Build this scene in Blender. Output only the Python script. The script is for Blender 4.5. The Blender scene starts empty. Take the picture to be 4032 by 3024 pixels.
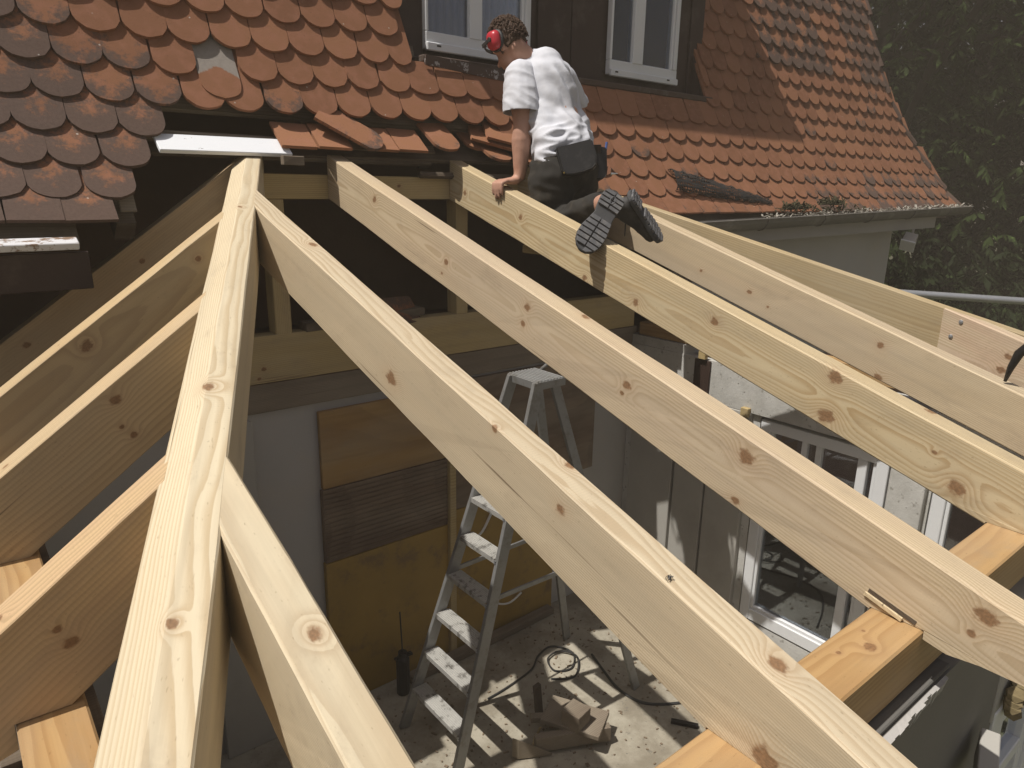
import bpy, bmesh, math, random
from mathutils import Vector, Matrix, noise as mnoise
random.seed(7)
S = bpy.context.scene
COL = S.collection
R = math.radians
V = Vector

# ------------------------------------------------------------------ camera
cam = bpy.data.cameras.new('camera'); camo = bpy.data.objects.new('camera', cam); COL.objects.link(camo)
cr = V((0.77923, -0.62651, 0.016883)); cu = V((0.155096, 0.218863, 0.96335)); cw = V((0.607244, 0.748053, -0.267714))
camo.matrix_world = Matrix(((cr.x, cu.x, -cw.x, 0), (cr.y, cu.y, -cw.y, 0), (cr.z, cu.z, -cw.z, 0), (0, 0, 0, 1)))
cam.lens = 24.854; cam.sensor_width = 36; cam.clip_start = 0.02; cam.clip_end = 900
S.camera = camo
S.render.resolution_x = 1024; S.render.resolution_y = 768
# ------------------------------------------------------------------ light
SUN = V((-0.44, 0.085, 0.89)).normalized()
w = bpy.data.worlds.new('World'); S.world = w; w.use_nodes = True
wn = w.node_tree; bg = wn.nodes['Background']
sky = wn.nodes.new('ShaderNodeTexSky'); sky.sky_type = 'NISHITA'; sky.sun_disc = False
sky.air_density = .75; sky.dust_density = 3.5; sky.ozone_density = .6
sky.sun_elevation = math.asin(SUN.z); sky.sun_rotation = math.atan2(SUN.x, SUN.y)
wn.links.new(sky.outputs[0], bg.inputs[0]); bg.inputs[1].default_value = 0.059
sl = bpy.data.lights.new('sun', 'SUN'); sl.energy = 4.2; sl.angle = R(0.53); sl.color = (1, .955, .885)
so = bpy.data.objects.new('sun', sl); COL.objects.link(so); so.rotation_euler = SUN.to_track_quat('Z', 'Y').to_euler()
S.view_settings.view_transform = 'Standard'; S.view_settings.look = 'None'
S.view_settings.exposure = 0.30; S.view_settings.gamma = 1; S.view_settings.use_curve_mapping = False
S.render.engine = 'CYCLES'

# ------------------------------------------------------------------ helpers
def tag(o, label=None, cat=None, group=None, kind=None):
    if label: o['label'] = label
    if cat: o['category'] = cat
    if group: o['group'] = group
    if kind: o['kind'] = kind
    return o
def link(name, me, m=None, parent=None, M=None):
    o = bpy.data.objects.new(name, me); COL.objects.link(o)
    if m is not None and not me.materials: me.materials.append(m)
    if parent: o.parent = parent
    if M is not None: o.matrix_world = M
    return o
def empty(name, loc=(0, 0, 0)):
    o = bpy.data.objects.new(name, None); COL.objects.link(o); o.location = loc; o.empty_display_size = .1
    return o
class MB:
    def __init__(s): s.v = []; s.f = []
    def box(s, a, b, M=None):
        n = len(s.v)
        for z in (a[2], b[2]):
            for x, y in ((a[0], a[1]), (b[0], a[1]), (b[0], b[1]), (a[0], b[1])):
                p = V((x, y, z)); s.v.append(M @ p if M is not None else p)
        s.f += [tuple(n + i for i in q) for q in ((3, 2, 1, 0), (4, 5, 6, 7), (0, 1, 5, 4), (1, 2, 6, 5), (2, 3, 7, 6), (3, 0, 4, 7))]
        return s
    def bar(s, p, q, wd, th, up=(0, 0, 1)):
        p = V(p); q = V(q); d = (q - p); L = d.length; d.normalize(); up = V(up)
        y = up.cross(d).normalized(); z = d.cross(y)
        M = Matrix(((d.x, y.x, z.x, p.x), (d.y, y.y, z.y, p.y), (d.z, y.z, z.z, p.z), (0, 0, 0, 1)))
        return s.box((0, -wd / 2, -th / 2), (L, wd / 2, th / 2), M)
    def tube(s, pts, r, n=8, cap=True):
        pts = [V(p) for p in pts]; rr = r if isinstance(r, (list, tuple)) else [r] * len(pts)
        base = len(s.v); last = None
        for i, p in enumerate(pts):
            d = (pts[min(i + 1, len(pts) - 1)] - pts[max(i - 1, 0)]).normalized()
            if last is None: a = d.orthogonal().normalized()
            else: a = (last - d * last.dot(d)).normalized()
            last = a; b = d.cross(a)
            for k in range(n):
                t = 2 * math.pi * k / n; s.v.append(p + (a * math.cos(t) + b * math.sin(t)) * rr[i])
        for i in range(len(pts) - 1):
            for k in range(n):
                a0 = base + i * n + k; a1 = base + i * n + (k + 1) % n
                s.f.append((a0, a1, a1 + n, a0 + n))
        if cap:
            s.f.append(tuple(base + k for k in reversed(range(n)))); e = base + (len(pts) - 1) * n
            s.f.append(tuple(e + k for k in range(n)))
        return s
    def prism(s, A, B):
        n = len(s.v); k = len(A)
        s.v += [V(p) for p in A] + [V(p) for p in B]
        s.f.append(tuple(n + i for i in range(k))); s.f.append(tuple(n + k + i for i in reversed(range(k))))
        for i in range(k):
            j = (i + 1) % k; s.f.append((n + j, n + i, n + k + i, n + k + j))
        return s
    def mesh(s, name, bevel=0, minlen=0, M=None, smooth=False, seg=1):
        me = bpy.data.meshes.new(name)
        vs = s.v
        if M is not None:
            I = M.inverted(); vs = [I @ p for p in vs]
        me.from_pydata([tuple(p) for p in vs], [], s.f)
        bm = bmesh.new(); bm.from_mesh(me)
        bmesh.ops.recalc_face_normals(bm, faces=bm.faces)
        if bevel:
            es = [e for e in bm.edges if e.calc_length() > minlen and len(e.link_faces) == 2 and e.calc_face_angle(0) > .5]
            bmesh.ops.bevel(bm, geom=es, offset=bevel, segments=seg, affect='EDGES', clamp_overlap=True)
        for f in bm.faces: f.smooth = smooth
        bm.to_mesh(me); bm.free()
        return me
    def build(s, name, m, parent=None, bevel=0, minlen=0, smooth=False, M=None, seg=1):
        return link(name, s.mesh(name, bevel, minlen, M, smooth, seg), m, parent, M)

# ------------------------------------------------------------------ node dsl
class NT:
    def __init__(s, name):
        s.m = bpy.data.materials.new(name); s.m.use_nodes = True; s.t = s.m.node_tree
        s.t.nodes.clear(); s.out = s.t.nodes.new('ShaderNodeOutputMaterial')
    def n(s, typ, ins=None, o=0, **props):
        nd = s.t.nodes.new('ShaderNode' + typ)
        for k, v in props.items(): setattr(nd, k, v)
        for k, v in (ins or {}).items():
            if isinstance(v, bpy.types.NodeSocket): s.t.links.new(v, nd.inputs[k])
            else: nd.inputs[k].default_value = v
        return nd.outputs[o] if o is not None else nd
    def math(s, op, a, b=0.0, c=None, clamp=False):
        d = {0: a, 1: b}
        if c is not None: d[2] = c
        return s.n('Math', d, operation=op, use_clamp=clamp)
    def mix(s, f, a, b, mode='MIX'):
        nd = s.n('Mix', {}, None, data_type='RGBA', blend_type=mode, clamp_factor=True)
        for k, v in ((0, f), (6, a), (7, b)):
            if isinstance(v, bpy.types.NodeSocket): s.t.links.new(v, nd.inputs[k])
            else: nd.inputs[k].default_value = (tuple(v) + (1,))[:4] if k else v
        return nd.outputs[2]
    def ss(s, x, a, b):
        return s.n('MapRange', {0: x, 1: a, 2: b, 3: 0.0, 4: 1.0}, interpolation_type='SMOOTHSTEP')
    def noise(s, vec, scale, detail=4, rough=.55, o=0):
        return s.n('TexNoise', {'Vector': vec, 'Scale': scale, 'Detail': detail, 'Roughness': rough}, o)
    def vmul(s, vec, k): return s.n('VectorMath', {0: vec, 1: k}, operation='MULTIPLY')
    def vadd(s, vec, k): return s.n('VectorMath', {0: vec, 1: k}, operation='ADD')
    def obj(s): return s.n('TexCoord', {}, 3)
    def pos(s): return s.n('NewGeometry', {}, 0)
    def finish(s, col, rough=.6, bump=None, bstr=.3, bdist=.01, metal=0, spec=.4, extra=None):
        ins = {'Base Color': col if isinstance(col, bpy.types.NodeSocket) else (tuple(col) + (1,))[:4], 'Roughness': rough, 'Metallic': metal, 'Specular IOR Level': spec}
        if bump is not None: ins['Normal'] = s.n('Bump', {'Strength': bstr, 'Distance': bdist, 'Height': bump})
        ins.update(extra or {})
        b = s.n('BsdfPrincipled', ins)
        s.t.links.new(b, s.out.inputs[0]); return s.m

def simple(name, col, rough=.6, var=.15, scale=8, bscale=60, bstr=.2, metal=0, dirt=None, dscale=3, spec=.4):
    N = NT(name); P = N.obj()
    c = N.mix(N.noise(P, scale, 5), tuple(x * (1 - var) for x in col), tuple(min(1, x * (1 + var)) for x in col))
    if dirt: c = N.mix(N.math('MULTIPLY', N.ss(N.noise(P, dscale, 6, .65), .5, .68), .8), c, dirt)
    return N.finish(c, rough, N.noise(P, bscale, 4), bstr, .004, metal, spec)

def wood(name, light=(.62, .525, .37), dark=(.39, .275, .155), pith=(.02, -.3), knots=(), ring=105, drift=.05, seed=0.0, tint=(.56, .455, .305), rough=.62, kcol=(.16, .085, .04), grey=0.22, contrast=.85):
    N = NT(name); P = N.vadd(N.obj(), (seed * 3.1, 0, 0)); P0 = N.obj()
    sep = N.n('SeparateXYZ', {0: P0}, None); x, y, z = sep.outputs
    wob = N.noise(N.vmul(P, (1.1, 4, 4)), 1.0, 3, .5)
    wob2 = N.noise(N.vmul(N.vadd(P, (9, 5, 2)), (.55, .5, .5)), 1.0, 1)
    yy = N.math('SUBTRACT', y, N.math('ADD', pith[0], N.math('MULTIPLY', N.math('SUBTRACT', wob2, .5), drift * 2)))
    zz = N.math('SUBTRACT', z, N.math('ADD', pith[1], N.math('MULTIPLY', N.math('SUBTRACT', wob, .5), drift)))
    r = N.math('SQRT', N.math('ADD', N.math('MULTIPLY', yy, yy), N.math('MULTIPLY', zz, zz)))
    core = None; halo = None
    for (kx, ky, kz, kr) in knots:
        d = N.n('VectorMath', {0: N.vmul(N.n('VectorMath', {0: N.vadd(P0, tuple(V((0, 0, 0)))), 1: (kx, ky, kz)}, operation='SUBTRACT'), (1 / (kr * 1.25), 1 / kr, 1 / kr))}, 1, operation='LENGTH')
        g = N.math('POWER', 2.718, N.math('MULTIPLY', N.math('MULTIPLY', d, d), -.42))
        r = N.math('MULTIPLY_ADD', g, kr * 1.1, r)
        c1 = N.math('SUBTRACT', 1.0, N.ss(N.math('MULTIPLY_ADD', N.noise(N.vmul(P, (38, 60, 60)), 1.0, 3, .6), 1.3, d), 1.15, 1.6))
        core = c1 if core is None else N.math('MAXIMUM', core, c1)
        halo = g if halo is None else N.math('MAXIMUM', halo, g)
    fine = N.noise(N.vmul(P, (4, 90, 90)), 1.0, 3, .6)
    t = N.math('MULTIPLY_ADD', fine, .35, N.math('MULTIPLY', r, ring))
    f = N.math('FRACT', t)
    late = N.math('MULTIPLY', N.ss(f, .25, .88), N.math('SUBTRACT', 1.0, N.ss(f, .93, 1.0)))
    amp = N.math('MULTIPLY_ADD', N.noise(N.vmul(P, (.5, 6, 6)), 1.0, 2), .9, .25)
    late = N.math('MULTIPLY', late, N.math('MULTIPLY', amp, contrast))
    col = N.mix(N.ss(N.noise(N.vmul(P, (.9, 5, 5)), 1.0, 3), .35, .7), light, tint)
    col = N.mix(late, col, dark)
    col = N.mix(N.math('MULTIPLY', N.math('SUBTRACT', fine, .35), .28), col, tuple(c * .62 for c in light))
    stk = N.noise(N.vmul(N.vadd(P, (4, 1, 7)), (.5, 22, 22)), 1.0, 4, .6)
    col = N.mix(N.math('MULTIPLY', N.ss(stk, .42, .72), .42), col, tuple(c * .70 for c in tint))
    if grey: col = N.mix(N.math('MULTIPLY', N.ss(N.noise(N.vmul(P, (.7, 3, 3)), 1.3, 4), .4, .65), grey), col, (.47, .42, .32))
    crk = N.noise(N.vmul(N.vadd(P, (2, 8, 3)), (.9, 75, 75)), 1.0, 2, .5)
    cm = N.math('MULTIPLY', N.ss(crk, .70, .735), N.ss(N.noise(N.vmul(P, (1.3, 4, 4)), 1.0, 2), .5, .6))
    col = N.mix(N.math('MULTIPLY', cm, .75), col, (.13, .085, .05))
    smd = N.noise(N.vmul(N.vadd(P, (1, 2, 9)), (5, 9, 9)), 1.0, 6, .7)
    col = N.mix(N.math('MULTIPLY', N.ss(smd, .53, .75), .34), col, (.30, .235, .165))
    saw = N.n('TexWave', {'Vector': N.vmul(P0, (1, .12, .12)), 'Scale': 38.0, 'Distortion': 1.2, 'Detail': 2.0}, 1)
    col = N.mix(N.math('MULTIPLY', N.math('MULTIPLY', saw, N.ss(N.noise(N.vmul(P, (1.6, 3, 3)), 1.0, 2), .5, .62)), .13), col, tuple(c * .6 for c in light))
    spk = N.noise(N.vmul(P, (60, 160, 160)), 1.0, 2)
    col = N.mix(N.math('MULTIPLY', N.ss(spk, .66, .74), .35), col, tuple(c * .5 for c in dark))
    if core is not None:
        col = N.mix(N.math('MULTIPLY', halo, .30), col, (.44, .28, .16))
        kn = N.mix(N.noise(N.vmul(P, (150, 150, 150)), 1.0, 3), tuple(k * .35 for k in kcol), tuple(min(1, k * 2.3) for k in kcol))
        col = N.mix(N.math('MULTIPLY', core, .88), col, kn)
    return N.finish(col, rough, N.math('MULTIPLY_ADD', late, .5, fine), .22, .0012, 0, .3)

# ------------------------------------------------------------------ plain materials
M = {}
M['plaster'] = simple('white plaster', (.43, .415, .395), .85, .06, 5, 90, .25, dirt=(.45, .42, .38), dscale=2)
M['grey_wall'] = simple('grey board', (.40, .385, .35), .8, .1, 3, 60, .15, dirt=(.33, .31, .28), dscale=1.5)
def concrete(name, a=(.50, .48, .44), b=(.34, .32, .28)):
    N = NT(name); P = N.obj()
    c = N.mix(N.ss(N.noise(P, 2.2, 8, .68), .38, .66), a, b)
    c = N.mix(N.math('MULTIPLY', N.ss(N.noise(P, 26, 3), .62, .7), .55), c, (.17, .155, .13))
    v = N.n('TexVoronoi', {'Vector': P, 'Scale': 19.0}, 0)
    c = N.mix(N.math('SUBTRACT', 1, N.ss(N.math('MULTIPLY_ADD', N.noise(P, 9, 3), .12, v), .09, .17), clamp=True), c, (.13, .12, .10))
    return N.finish(c, .9, N.noise(P, 40, 8, .7), .5, .006, 0, .2)
M['concrete'] = concrete('concrete')
M['wall_concrete'] = concrete('wall concrete', (.56, .55, .52), (.42, .41, .38))
M['floor'] = concrete('floor concrete', (.41, .375, .30), (.24, .21, .16))
M['ground'] = simple('ground', (.10, .10, .055), .95, .35, 2, 30, .4)
M['old_wood'] = wood('old wood', (.115, .085, .06), (.05, .035, .025), (.0, -.2), (), 120, .06, 3, (.09, .068, .05), .8)
M['old_grey_wood'] = wood('old grey wood', (.25, .205, .155), (.12, .09, .065), (.0, -.2), (), 120, .06, 5, (.19, .15, .11), .8)
M['attic'] = simple('warm attic boards', (.24, .155, .09), .85, .35, 2, 30, .3)
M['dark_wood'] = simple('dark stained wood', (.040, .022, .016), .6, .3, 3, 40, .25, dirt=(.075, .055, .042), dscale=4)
M['sill_wood'] = simple('weathered brown wood', (.075, .050, .038), .75, .3, 6, 50, .3, dirt=(.15, .13, .11), dscale=7)
M['upvc'] = simple('white plastic', (.72, .73, .74), .35, .03, 4, 20, .02, spec=.5)
M['zinc'] = simple('weathered zinc', (.20, .185, .165), .5, .2, 3, 30, .1, metal=.35, dirt=(.30, .28, .25), dscale=5)
M['galv'] = simple('galvanised steel', (.46, .47, .48), .42, .15, 12, 40, .1, metal=.7)
M['fascia'] = simple('grey painted board', (.36, .34, .32), .7, .08, 4, 40, .1)
M['alu'] = simple('aluminium', (.31, .31, .305), .55, .15, 9, 60, .12, metal=.6, dirt=(.24, .23, .21), dscale=14)
M['tread'] = simple('dirty ribbed tread', (.50, .49, .46), .55, .15, 9, 60, .15, metal=.4, dirt=(.10, .09, .075), dscale=17)
M['black_steel'] = simple('black steel', (.03, .028, .027), .4, .2, 20, 50, .1, metal=.5)
M['rubber'] = simple('grey rubber', (.115, .115, .12), .8, .25, 30, 120, .3, dirt=(.21, .20, .19), dscale=25)
M['groove'] = simple('dark sole groove', (.060, .060, .062), .85, .2, 30, 90, .2)
M['shoe'] = simple('black shoe leather', (.028, .026, .025), .65, .3, 20, 90, .3, dirt=(.06, .055, .05), dscale=12)
M['leather'] = simple('black pouch leather', (.014, .0135, .0135), .45, .3, 14, 120, .25, dirt=(.03, .028, .026), dscale=16)
M['trousers'] = simple('dark work trousers', (.022, .020, .017), .9, .3, 12, 250, .3, dirt=(.055, .046, .034), dscale=7)
M['red'] = simple('red plastic', (.46, .030, .045), .32, .08, 20, 50, .03, dirt=(.30, .02, .03), dscale=5)
M['ply'] = wood('plywood', (.40, .25, .095), (.29, .17, .065), (.3, -2), (), 30, .2, 8, (.34, .20, .075), .7)
M['ply_dark'] = wood('brown grooved board', (.21, .15, .10), (.12, .08, .055), (.3, -2), (), 40, .2, 9, (.17, .12, .085), .75)
M['yellow'] = simple('yellow formwork panel', (.33, .21, .045), .6, .25, 3, 30, .15, dirt=(.17, .11, .05), dscale=4)
M['cable'] = simple('black cable', (.03, .03, .03), .55, .1, 10, 20, .05)
M['white_plastic'] = simple('pale strap', (.66, .66, .64), .5, .05)
M['moss'] = simple('moss', (.040, .036, .016), .95, .4, 30, 90, .6)
M['debris'] = simple('gutter debris', (.30, .28, .24), .95, .5, 40, 120, .8, dirt=(.07, .06, .04), dscale=30)
M['net'] = None
def glass():
    N = NT('window glass')
    fr = N.n('Fresnel', {'IOR': 1.5})
    gl = N.n('BsdfGlossy', {'Color': (.9, .93, 1, 1), 'Roughness': .02}); tr = N.n('BsdfTransparent', {'Color': (.80, .84, .86, 1)})
    mx = N.n('MixShader', {0: N.math('MULTIPLY', fr, 1.6, clamp=True), 1: tr, 2: gl})
    N.t.links.new(mx, N.out.inputs[0]); return N.m
M['glass'] = glass()
def curtain(name, a, b, sc):
    N = NT(name); P = N.obj()
    f = N.n('TexWave', {'Vector': N.vmul(P, (1, .0, .03)), 'Scale': sc, 'Distortion': 2.5, 'Detail': 2.0}, 1)
    return N.finish(N.mix(f, a, b), .9, f, .6, .02)
M['curtain'] = curtain('mauve curtain', (.24, .20, .29), (.34, .29, .38), 6)
M['curtain_pale'] = curtain('pale grey curtain', (.40, .44, .52), (.55, .57, .60), 5)
def chipped(name, paint=(.80, .82, .84), under=(.30, .22, .15), lo=.44, hi=.5, sc=9):
    N = NT(name); P = N.obj()
    f = N.ss(N.noise(N.vmul(P, (1, 2.2, 1)), sc, 6, .7), lo, hi)
    return N.finish(N.mix(f, under, paint), .6, f, .4, .003)
M['white_paint'] = chipped('worn white paint', (.80, .82, .85), (.22, .21, .2), .30, .335, 14)
M['flecked'] = chipped('flecked brown paint', (.42, .40, .39), (.085, .055, .042), .55, .6, 14)
M['chipped'] = chipped('chipped white paint', (.66, .66, .68), (.24, .16, .11), .43, .5, 12)
def skin():
    N = NT('skin'); P = N.obj()
    c = N.mix(N.noise(P, 14, 4), (.40, .215, .15), (.50, .29, .21))
    c = N.mix(N.math('MULTIPLY', N.ss(N.noise(P, 60, 4), .55, .7), .3), c, (.33, .16, .11))
    return N.finish(c, .55, N.noise(P, 180, 3), .15, .002, 0, .4)
M['skin'] = skin()
M['hair'] = simple('brown hair', (.060, .030, .015), .7, .4, 50, 100, .2)
def shirt():
    N = NT('white cotton'); P = N.obj()
    c = N.mix(N.ss(N.noise(P, 5, 4), .45, .75), (.60, .61, .655), (.50, .50, .525))
    return N.finish(c, .9, N.noise(P, 16, 4, .5), .35, .012, 0, .15)
M['shirt'] = shirt()

# ------------------------------------------------------------------ tiles: materials
def tile_mat(name, bulk, patched=False):
    N = NT(name)
    uv = N.n('UVMap', {}, 0)
    if bulk: col = N.n('Attribute', {}, 0, attribute_name='tint')
    else: col = N.n('ObjectInfo', {}, 1)
    sp = N.n('SeparateColor', {0: col}, None); hue, dirt, rnd = sp.outputs
    off = N.n('CombineXYZ', {0: N.math('MULTIPLY', rnd, 37), 1: N.math('MULTIPLY', rnd, 91), 2: rnd})
    Q = N.n('VectorMath', {0: N.n('VectorMath', {0: uv, 1: off}, operation='ADD'), 1: (1, 1, 1)}, operation='MULTIPLY')
    c = N.mix(hue, (.21, .094, .049), (.305, .143, .074))
    c = N.mix(N.math('MULTIPLY', N.ss(N.noise(Q, 3.0, 5), .4, .7), .5), c, (.32, .145, .09))
    suv = N.n('SeparateXYZ', {0: uv}, None)
    u, vv = suv.outputs[0], suv.outputs[1]
    lobe = N.math('ABSOLUTE', N.math('SUBTRACT', u, .5))            # dirt runs in two lobes beside a washed centre streak
    low = N.math('SUBTRACT', 1.0, N.ss(vv, .18, .62))
    n1 = N.noise(Q, 7.0, 7, .72)
    amt = N.math('ADD', N.math('MULTIPLY', n1, .75), N.math('ADD', N.math('MULTIPLY', lobe, .35), N.math('MULTIPLY', low, .18)))
    thr = N.math('SUBTRACT', 1.12, N.math('MULTIPLY', dirt, .75))
    dm = N.ss(N.math('SUBTRACT', amt, thr), -.05, .13)
    dm = N.math('MULTIPLY', dm, .85)
    c = N.mix(dm, c, N.mix(N.noise(Q, 16, 4), (.055, .043, .038), (.115, .088, .075)))
    c = N.mix(N.math('MULTIPLY', N.ss(N.noise(Q, 28, 2), .69, .72), .7), c, (.10, .05, .035))
    lich = N.n('TexVoronoi', {'Vector': Q, 'Scale': 3.2, 'Randomness': 1.0}, None)
    sel = N.ss(N.n('SeparateColor', {0: lich.outputs[1]}, 0), .72, .76)
    spot = N.math('MULTIPLY', sel, N.math('SUBTRACT', 1.0, N.ss(N.math('MULTIPLY_ADD', N.noise(Q, 30, 3), .06, lich.outputs[0]), .085, .115)))
    c = N.mix(N.math('MULTIPLY', spot, .8), c, (.50, .46, .40))
    if patched:
        e = N.math('SUBTRACT', vv, N.math('SUBTRACT', .90, N.math('MULTIPLY', lobe, .56)))
        c = N.mix(N.math('MULTIPLY', N.ss(N.math('MULTIPLY_ADD', N.math('SUBTRACT', n1, .5), .25, e), -.03, .04), .9), c, N.mix(n1, (.20, .185, .165), (.36, .335, .30)))
    return N.finish(c, .85, N.noise(Q, 22, 6, .7), .35, .004, 0, .25)
TPM = tile_mat('clay tile with mortar', False, True); TM = tile_mat('clay tile', False); TMB = tile_mat('clay tile bulk', True)

TW, TL, TT = .187, .37, .017
def tile_geo(w=TW, L=TL, th=TT, tip=.082, seed=0, square=False):
    rnd = random.Random(seed); out = []
    n = 12
    if square: out = [(-w / 2, 0), (w / 2, 0)]
    else:
        for i in range(n + 1):
            a = math.pi * i / n
            x = -math.cos(a); yv = tip * (1 - abs(math.sin(a)) ** .92)
            out.append((x * w / 2 + rnd.uniform(-.0012, .0012), yv + rnd.uniform(-.0018, .0018)))
    out += [(w / 2, L), (-w / 2, L)]
    m = MB(); m.prism([(x, y, 0) for x, y in out], [(x, y, th) for x, y in out])
    return m
def tile_mesh(seed, square=False, L=TL):
    m = tile_geo(seed=seed, square=square, L=L); me = m.mesh('roof_tile')
    uvl = me.uv_layers.new(name='UVMap')
    for lp in me.loops:
        co = me.vertices[lp.vertex_index].co; uvl.data[lp.index].uv = (co.x / TW + .5, co.y / TW)
    me.materials.append(TM); return me
TPATCH = tile_mesh(30); TPATCH.materials.clear(); TPATCH.materials.append(TPM)
TILES = [tile_mesh(s) for s in range(5)]; TSQ = tile_mesh(20, True); TSH = tile_mesh(21, True, .20); TRH = tile_mesh(22, False, .26)

# roof profile (bell-cast steep roof); s counts .155 steps up the slope from the eave
YE, ZE, ST = 3.32, -.19, .155
ANG = [50, 54, 58, 62, 65, 68, 70, 71] + [72] * 20
PTS = [V((0, YE, ZE))]
for a in ANG: PTS.append(PTS[-1] + V((0, math.cos(R(a)), math.sin(R(a)))) * ST)
def prof(s):
    i = max(0, min(len(PTS) - 2, int(math.floor(s)))); return PTS[i].lerp(PTS[i + 1], s - i)
SIL = [(-1, 9.4), (0, 9.32), (.95, 9.24), (2.5, 9.14), (4.15, 8.94), (5.9, 8.74), (7.4, 8.52), (9, 8.39), (11, 8.30), (13, 8.26), (16, 8.22), (30, 8.1)]
def xend(s):
    for (a, x0), (b, x1) in zip(SIL, SIL[1:]):
        if a <= s <= b: return x0 + (x1 - x0) * (s - a) / (b - a)
    return 8.1
def smooth(x, a, b):
    t = max(0, min(1, (x - a) / (b - a))); return t * t * (3 - 2 * t)

# ------------------------------------------------------------------ ground, floor
g = MB(); g.box((-118, -118, -3.9), (118, 118, -3.62)); tag(g.build('ground', M['ground']), kind='structure')
f = MB(); f.box((-.12, .3, -3.6), (4.6, 3.80, -3.32)); tag(f.build('floor', M['floor']), 'bare grey concrete floor of the bay', kind='structure')

# ------------------------------------------------------------------ house
house = empty('house', (4.5, 3.8, -3.3)); tag(house, 'old house with red plain tile roof, dark dormer and white windows', 'house')
def hp(mb, name, m, bevel=0, parent=None): 
    o = mb.build(name, m, None, bevel); o.parent = parent or house
    o.matrix_parent_inverse = Matrix.Translation(-(parent or house).location) if not parent else Matrix(); return o
def in_opening(x, s):
    """True where the tiles have been taken off"""
    if s > 3.35: return False
    lim = .60 if s < .4 else .66 if s < 1.3 else .72 if s < 2.3 else .80
    if x < lim: return False
    hi = 2.72 if s > 2.6 else 3.0 if s > 1.6 else 3.32
    return x < hi
def dormer(x, s): return s > 6.15 and 2.28 < x < 5.0 + max(0, min(.16, .03 * (s - 6.5)))
# roof deck below the tiles
rd = MB(); nx = 62; x0, x1 = -3.0, 8.9
grid = {}
srow = [i * .5 - .4 for i in range(56)]
xs = [x0 + (x1 - x0) * i / nx for i in range(nx + 1)]
def dv(i, j):
    if (i, j) not in grid:
        s = srow[j]; p = prof(s); q = prof(s + .4); d = (q - p).normalized(); n = V((0, -d.z, d.y))
        p = p - n * .012; x = min(xs[i], xend(s) - .06); grid[(i, j)] = len(rd.v); rd.v.append(V((x, p.y, p.z)))
    return grid[(i, j)]
for i in range(nx):
    for j in range(len(srow) - 1):
        xc = (xs[i] + xs[i + 1]) / 2; sc = (srow[j] + srow[j + 1]) / 2
        if -.2 < sc < 3.9 and .50 < xc < 3.35: continue
        if sc > 6.4 and 2.22 < xc < 5.10: continue
        rd.f.append((dv(i, j), dv(i + 1, j), dv(i + 1, j + 1), dv(i, j + 1)))
roof = hp(rd, 'roof', M['old_wood'])
# tiles
cand = []
for k in range(-1, 26):
    for n in range(-18, 50):
        x = .412 + .1915 * n + (.0958 if k % 2 else 0)
        s = .72 + 1.045 * (k - 0) + .25 * smooth(x, .9, 2.7)
        if k == -1: s = -.02
        if s > 24: continue
        x += random.uniform(-.003, .003)
        if in_opening(x, s) or x > xend(s) - .02: continue
        wid = 1.0
        xb = 5.0 + max(0, min(.16, .03 * (s - 6.5)))
        if s > 6.15 and x - TW / 2 < xb < x + TW / 2 - .02: wid = (x + TW / 2 - xb) / TW; x = xb + TW * wid / 2
        elif dormer(x, s): 
            continue
        if s > 6.15 and x < 2.28 and x + TW / 2 > 2.285: wid = max(.25, (2.285 - (x - TW / 2)) / TW); x = 2.285 - TW * wid / 2
        if s <= 6.15 and s > 5.9 and 2.28 < x < 5.0: pass
        if x + TW / 2 > xend(s): wid = max(.3, (xend(s) - x + TW / 2) / TW); x = xend(s) - TW * wid / 2
        vs_ = 1.0; slip = 4.5 < s < 5.35 and 1.03 < x < 1.22
        if slip: s -= .68
        if 2.30 < x < 5.02 and s + TL / ST > 6.45: vs_ = max(.2, (6.45 - s) * ST / TL)
        P0, P1 = prof(s), prof(s + TL / ST)
        d = (P1 - P0).normalized(); nn = V((0, -d.z, d.y))
        a = P0 + nn * (.050 + random.uniform(-.002, .003)); b = P1 + nn * .003
        vdir = V((random.uniform(-.012, .012), b.y - a.y, b.z - a.z)).normalized()
        u = V((1, 0, 0)); u = (u - vdir * u.dot(vdir)).normalized(); nn = u.cross(vdir)
        Mt = Matrix(((u.x * wid, vdir.x * vs_, nn.x, x), (u.y * wid, vdir.y * vs_, nn.y, a.y), (u.z * wid, vdir.z * vs_, nn.z, a.z), (0, 0, 0, 1)))
        # weathering: dark on the low left and on the upper right slope
        rr = random.random
        left = 1 - smooth(x + .45 * (s - 3.5) / 3, .55, 1.45)
        right = smooth(x, 5.5, 6.3) * (smooth(s, 7.4, 9.4) * (1 if mnoise.noise(V((x * 1.3, s * .35, 1))) > -.25 else .45) + .85 * (1 - smooth(s, 1.5, 4.2)) * smooth(x, 5.2, 6.5))
        low = .45 * (1 - smooth(s, 2.2, 5.0)) * smooth(x, 1.8, 2.6) * (rr() < .8) * 1.25
        dirt = max(.95 * left * (.95 + .25 * rr()), right * (.72 + .55 * rr()), low, (.42 if x > 3 else .28) * rr(), .75 if rr() < .04 else 0)
        if x < .95 and s < 5: dirt = max(dirt, .8)
        if slip: dirt = .1
        tint = (rr() * (.55 if s < 4 else .9), min(1, dirt), rr())
        px = V((x, a.y, a.z)); dep = px.dot(cw)
        vis = 1 / max(.1, dep)
        uu = px.dot(cr) / dep * 1387 + 1006; vvp = 756 - px.dot(cu) / dep * 1387
        inview = -60 < uu < 2072 and -40 < vvp < 1560
        cand.append((vis if inview else vis * .05, Mt, tint, 99 if slip else k))
cand.sort(key=lambda c: -c[0])
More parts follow.
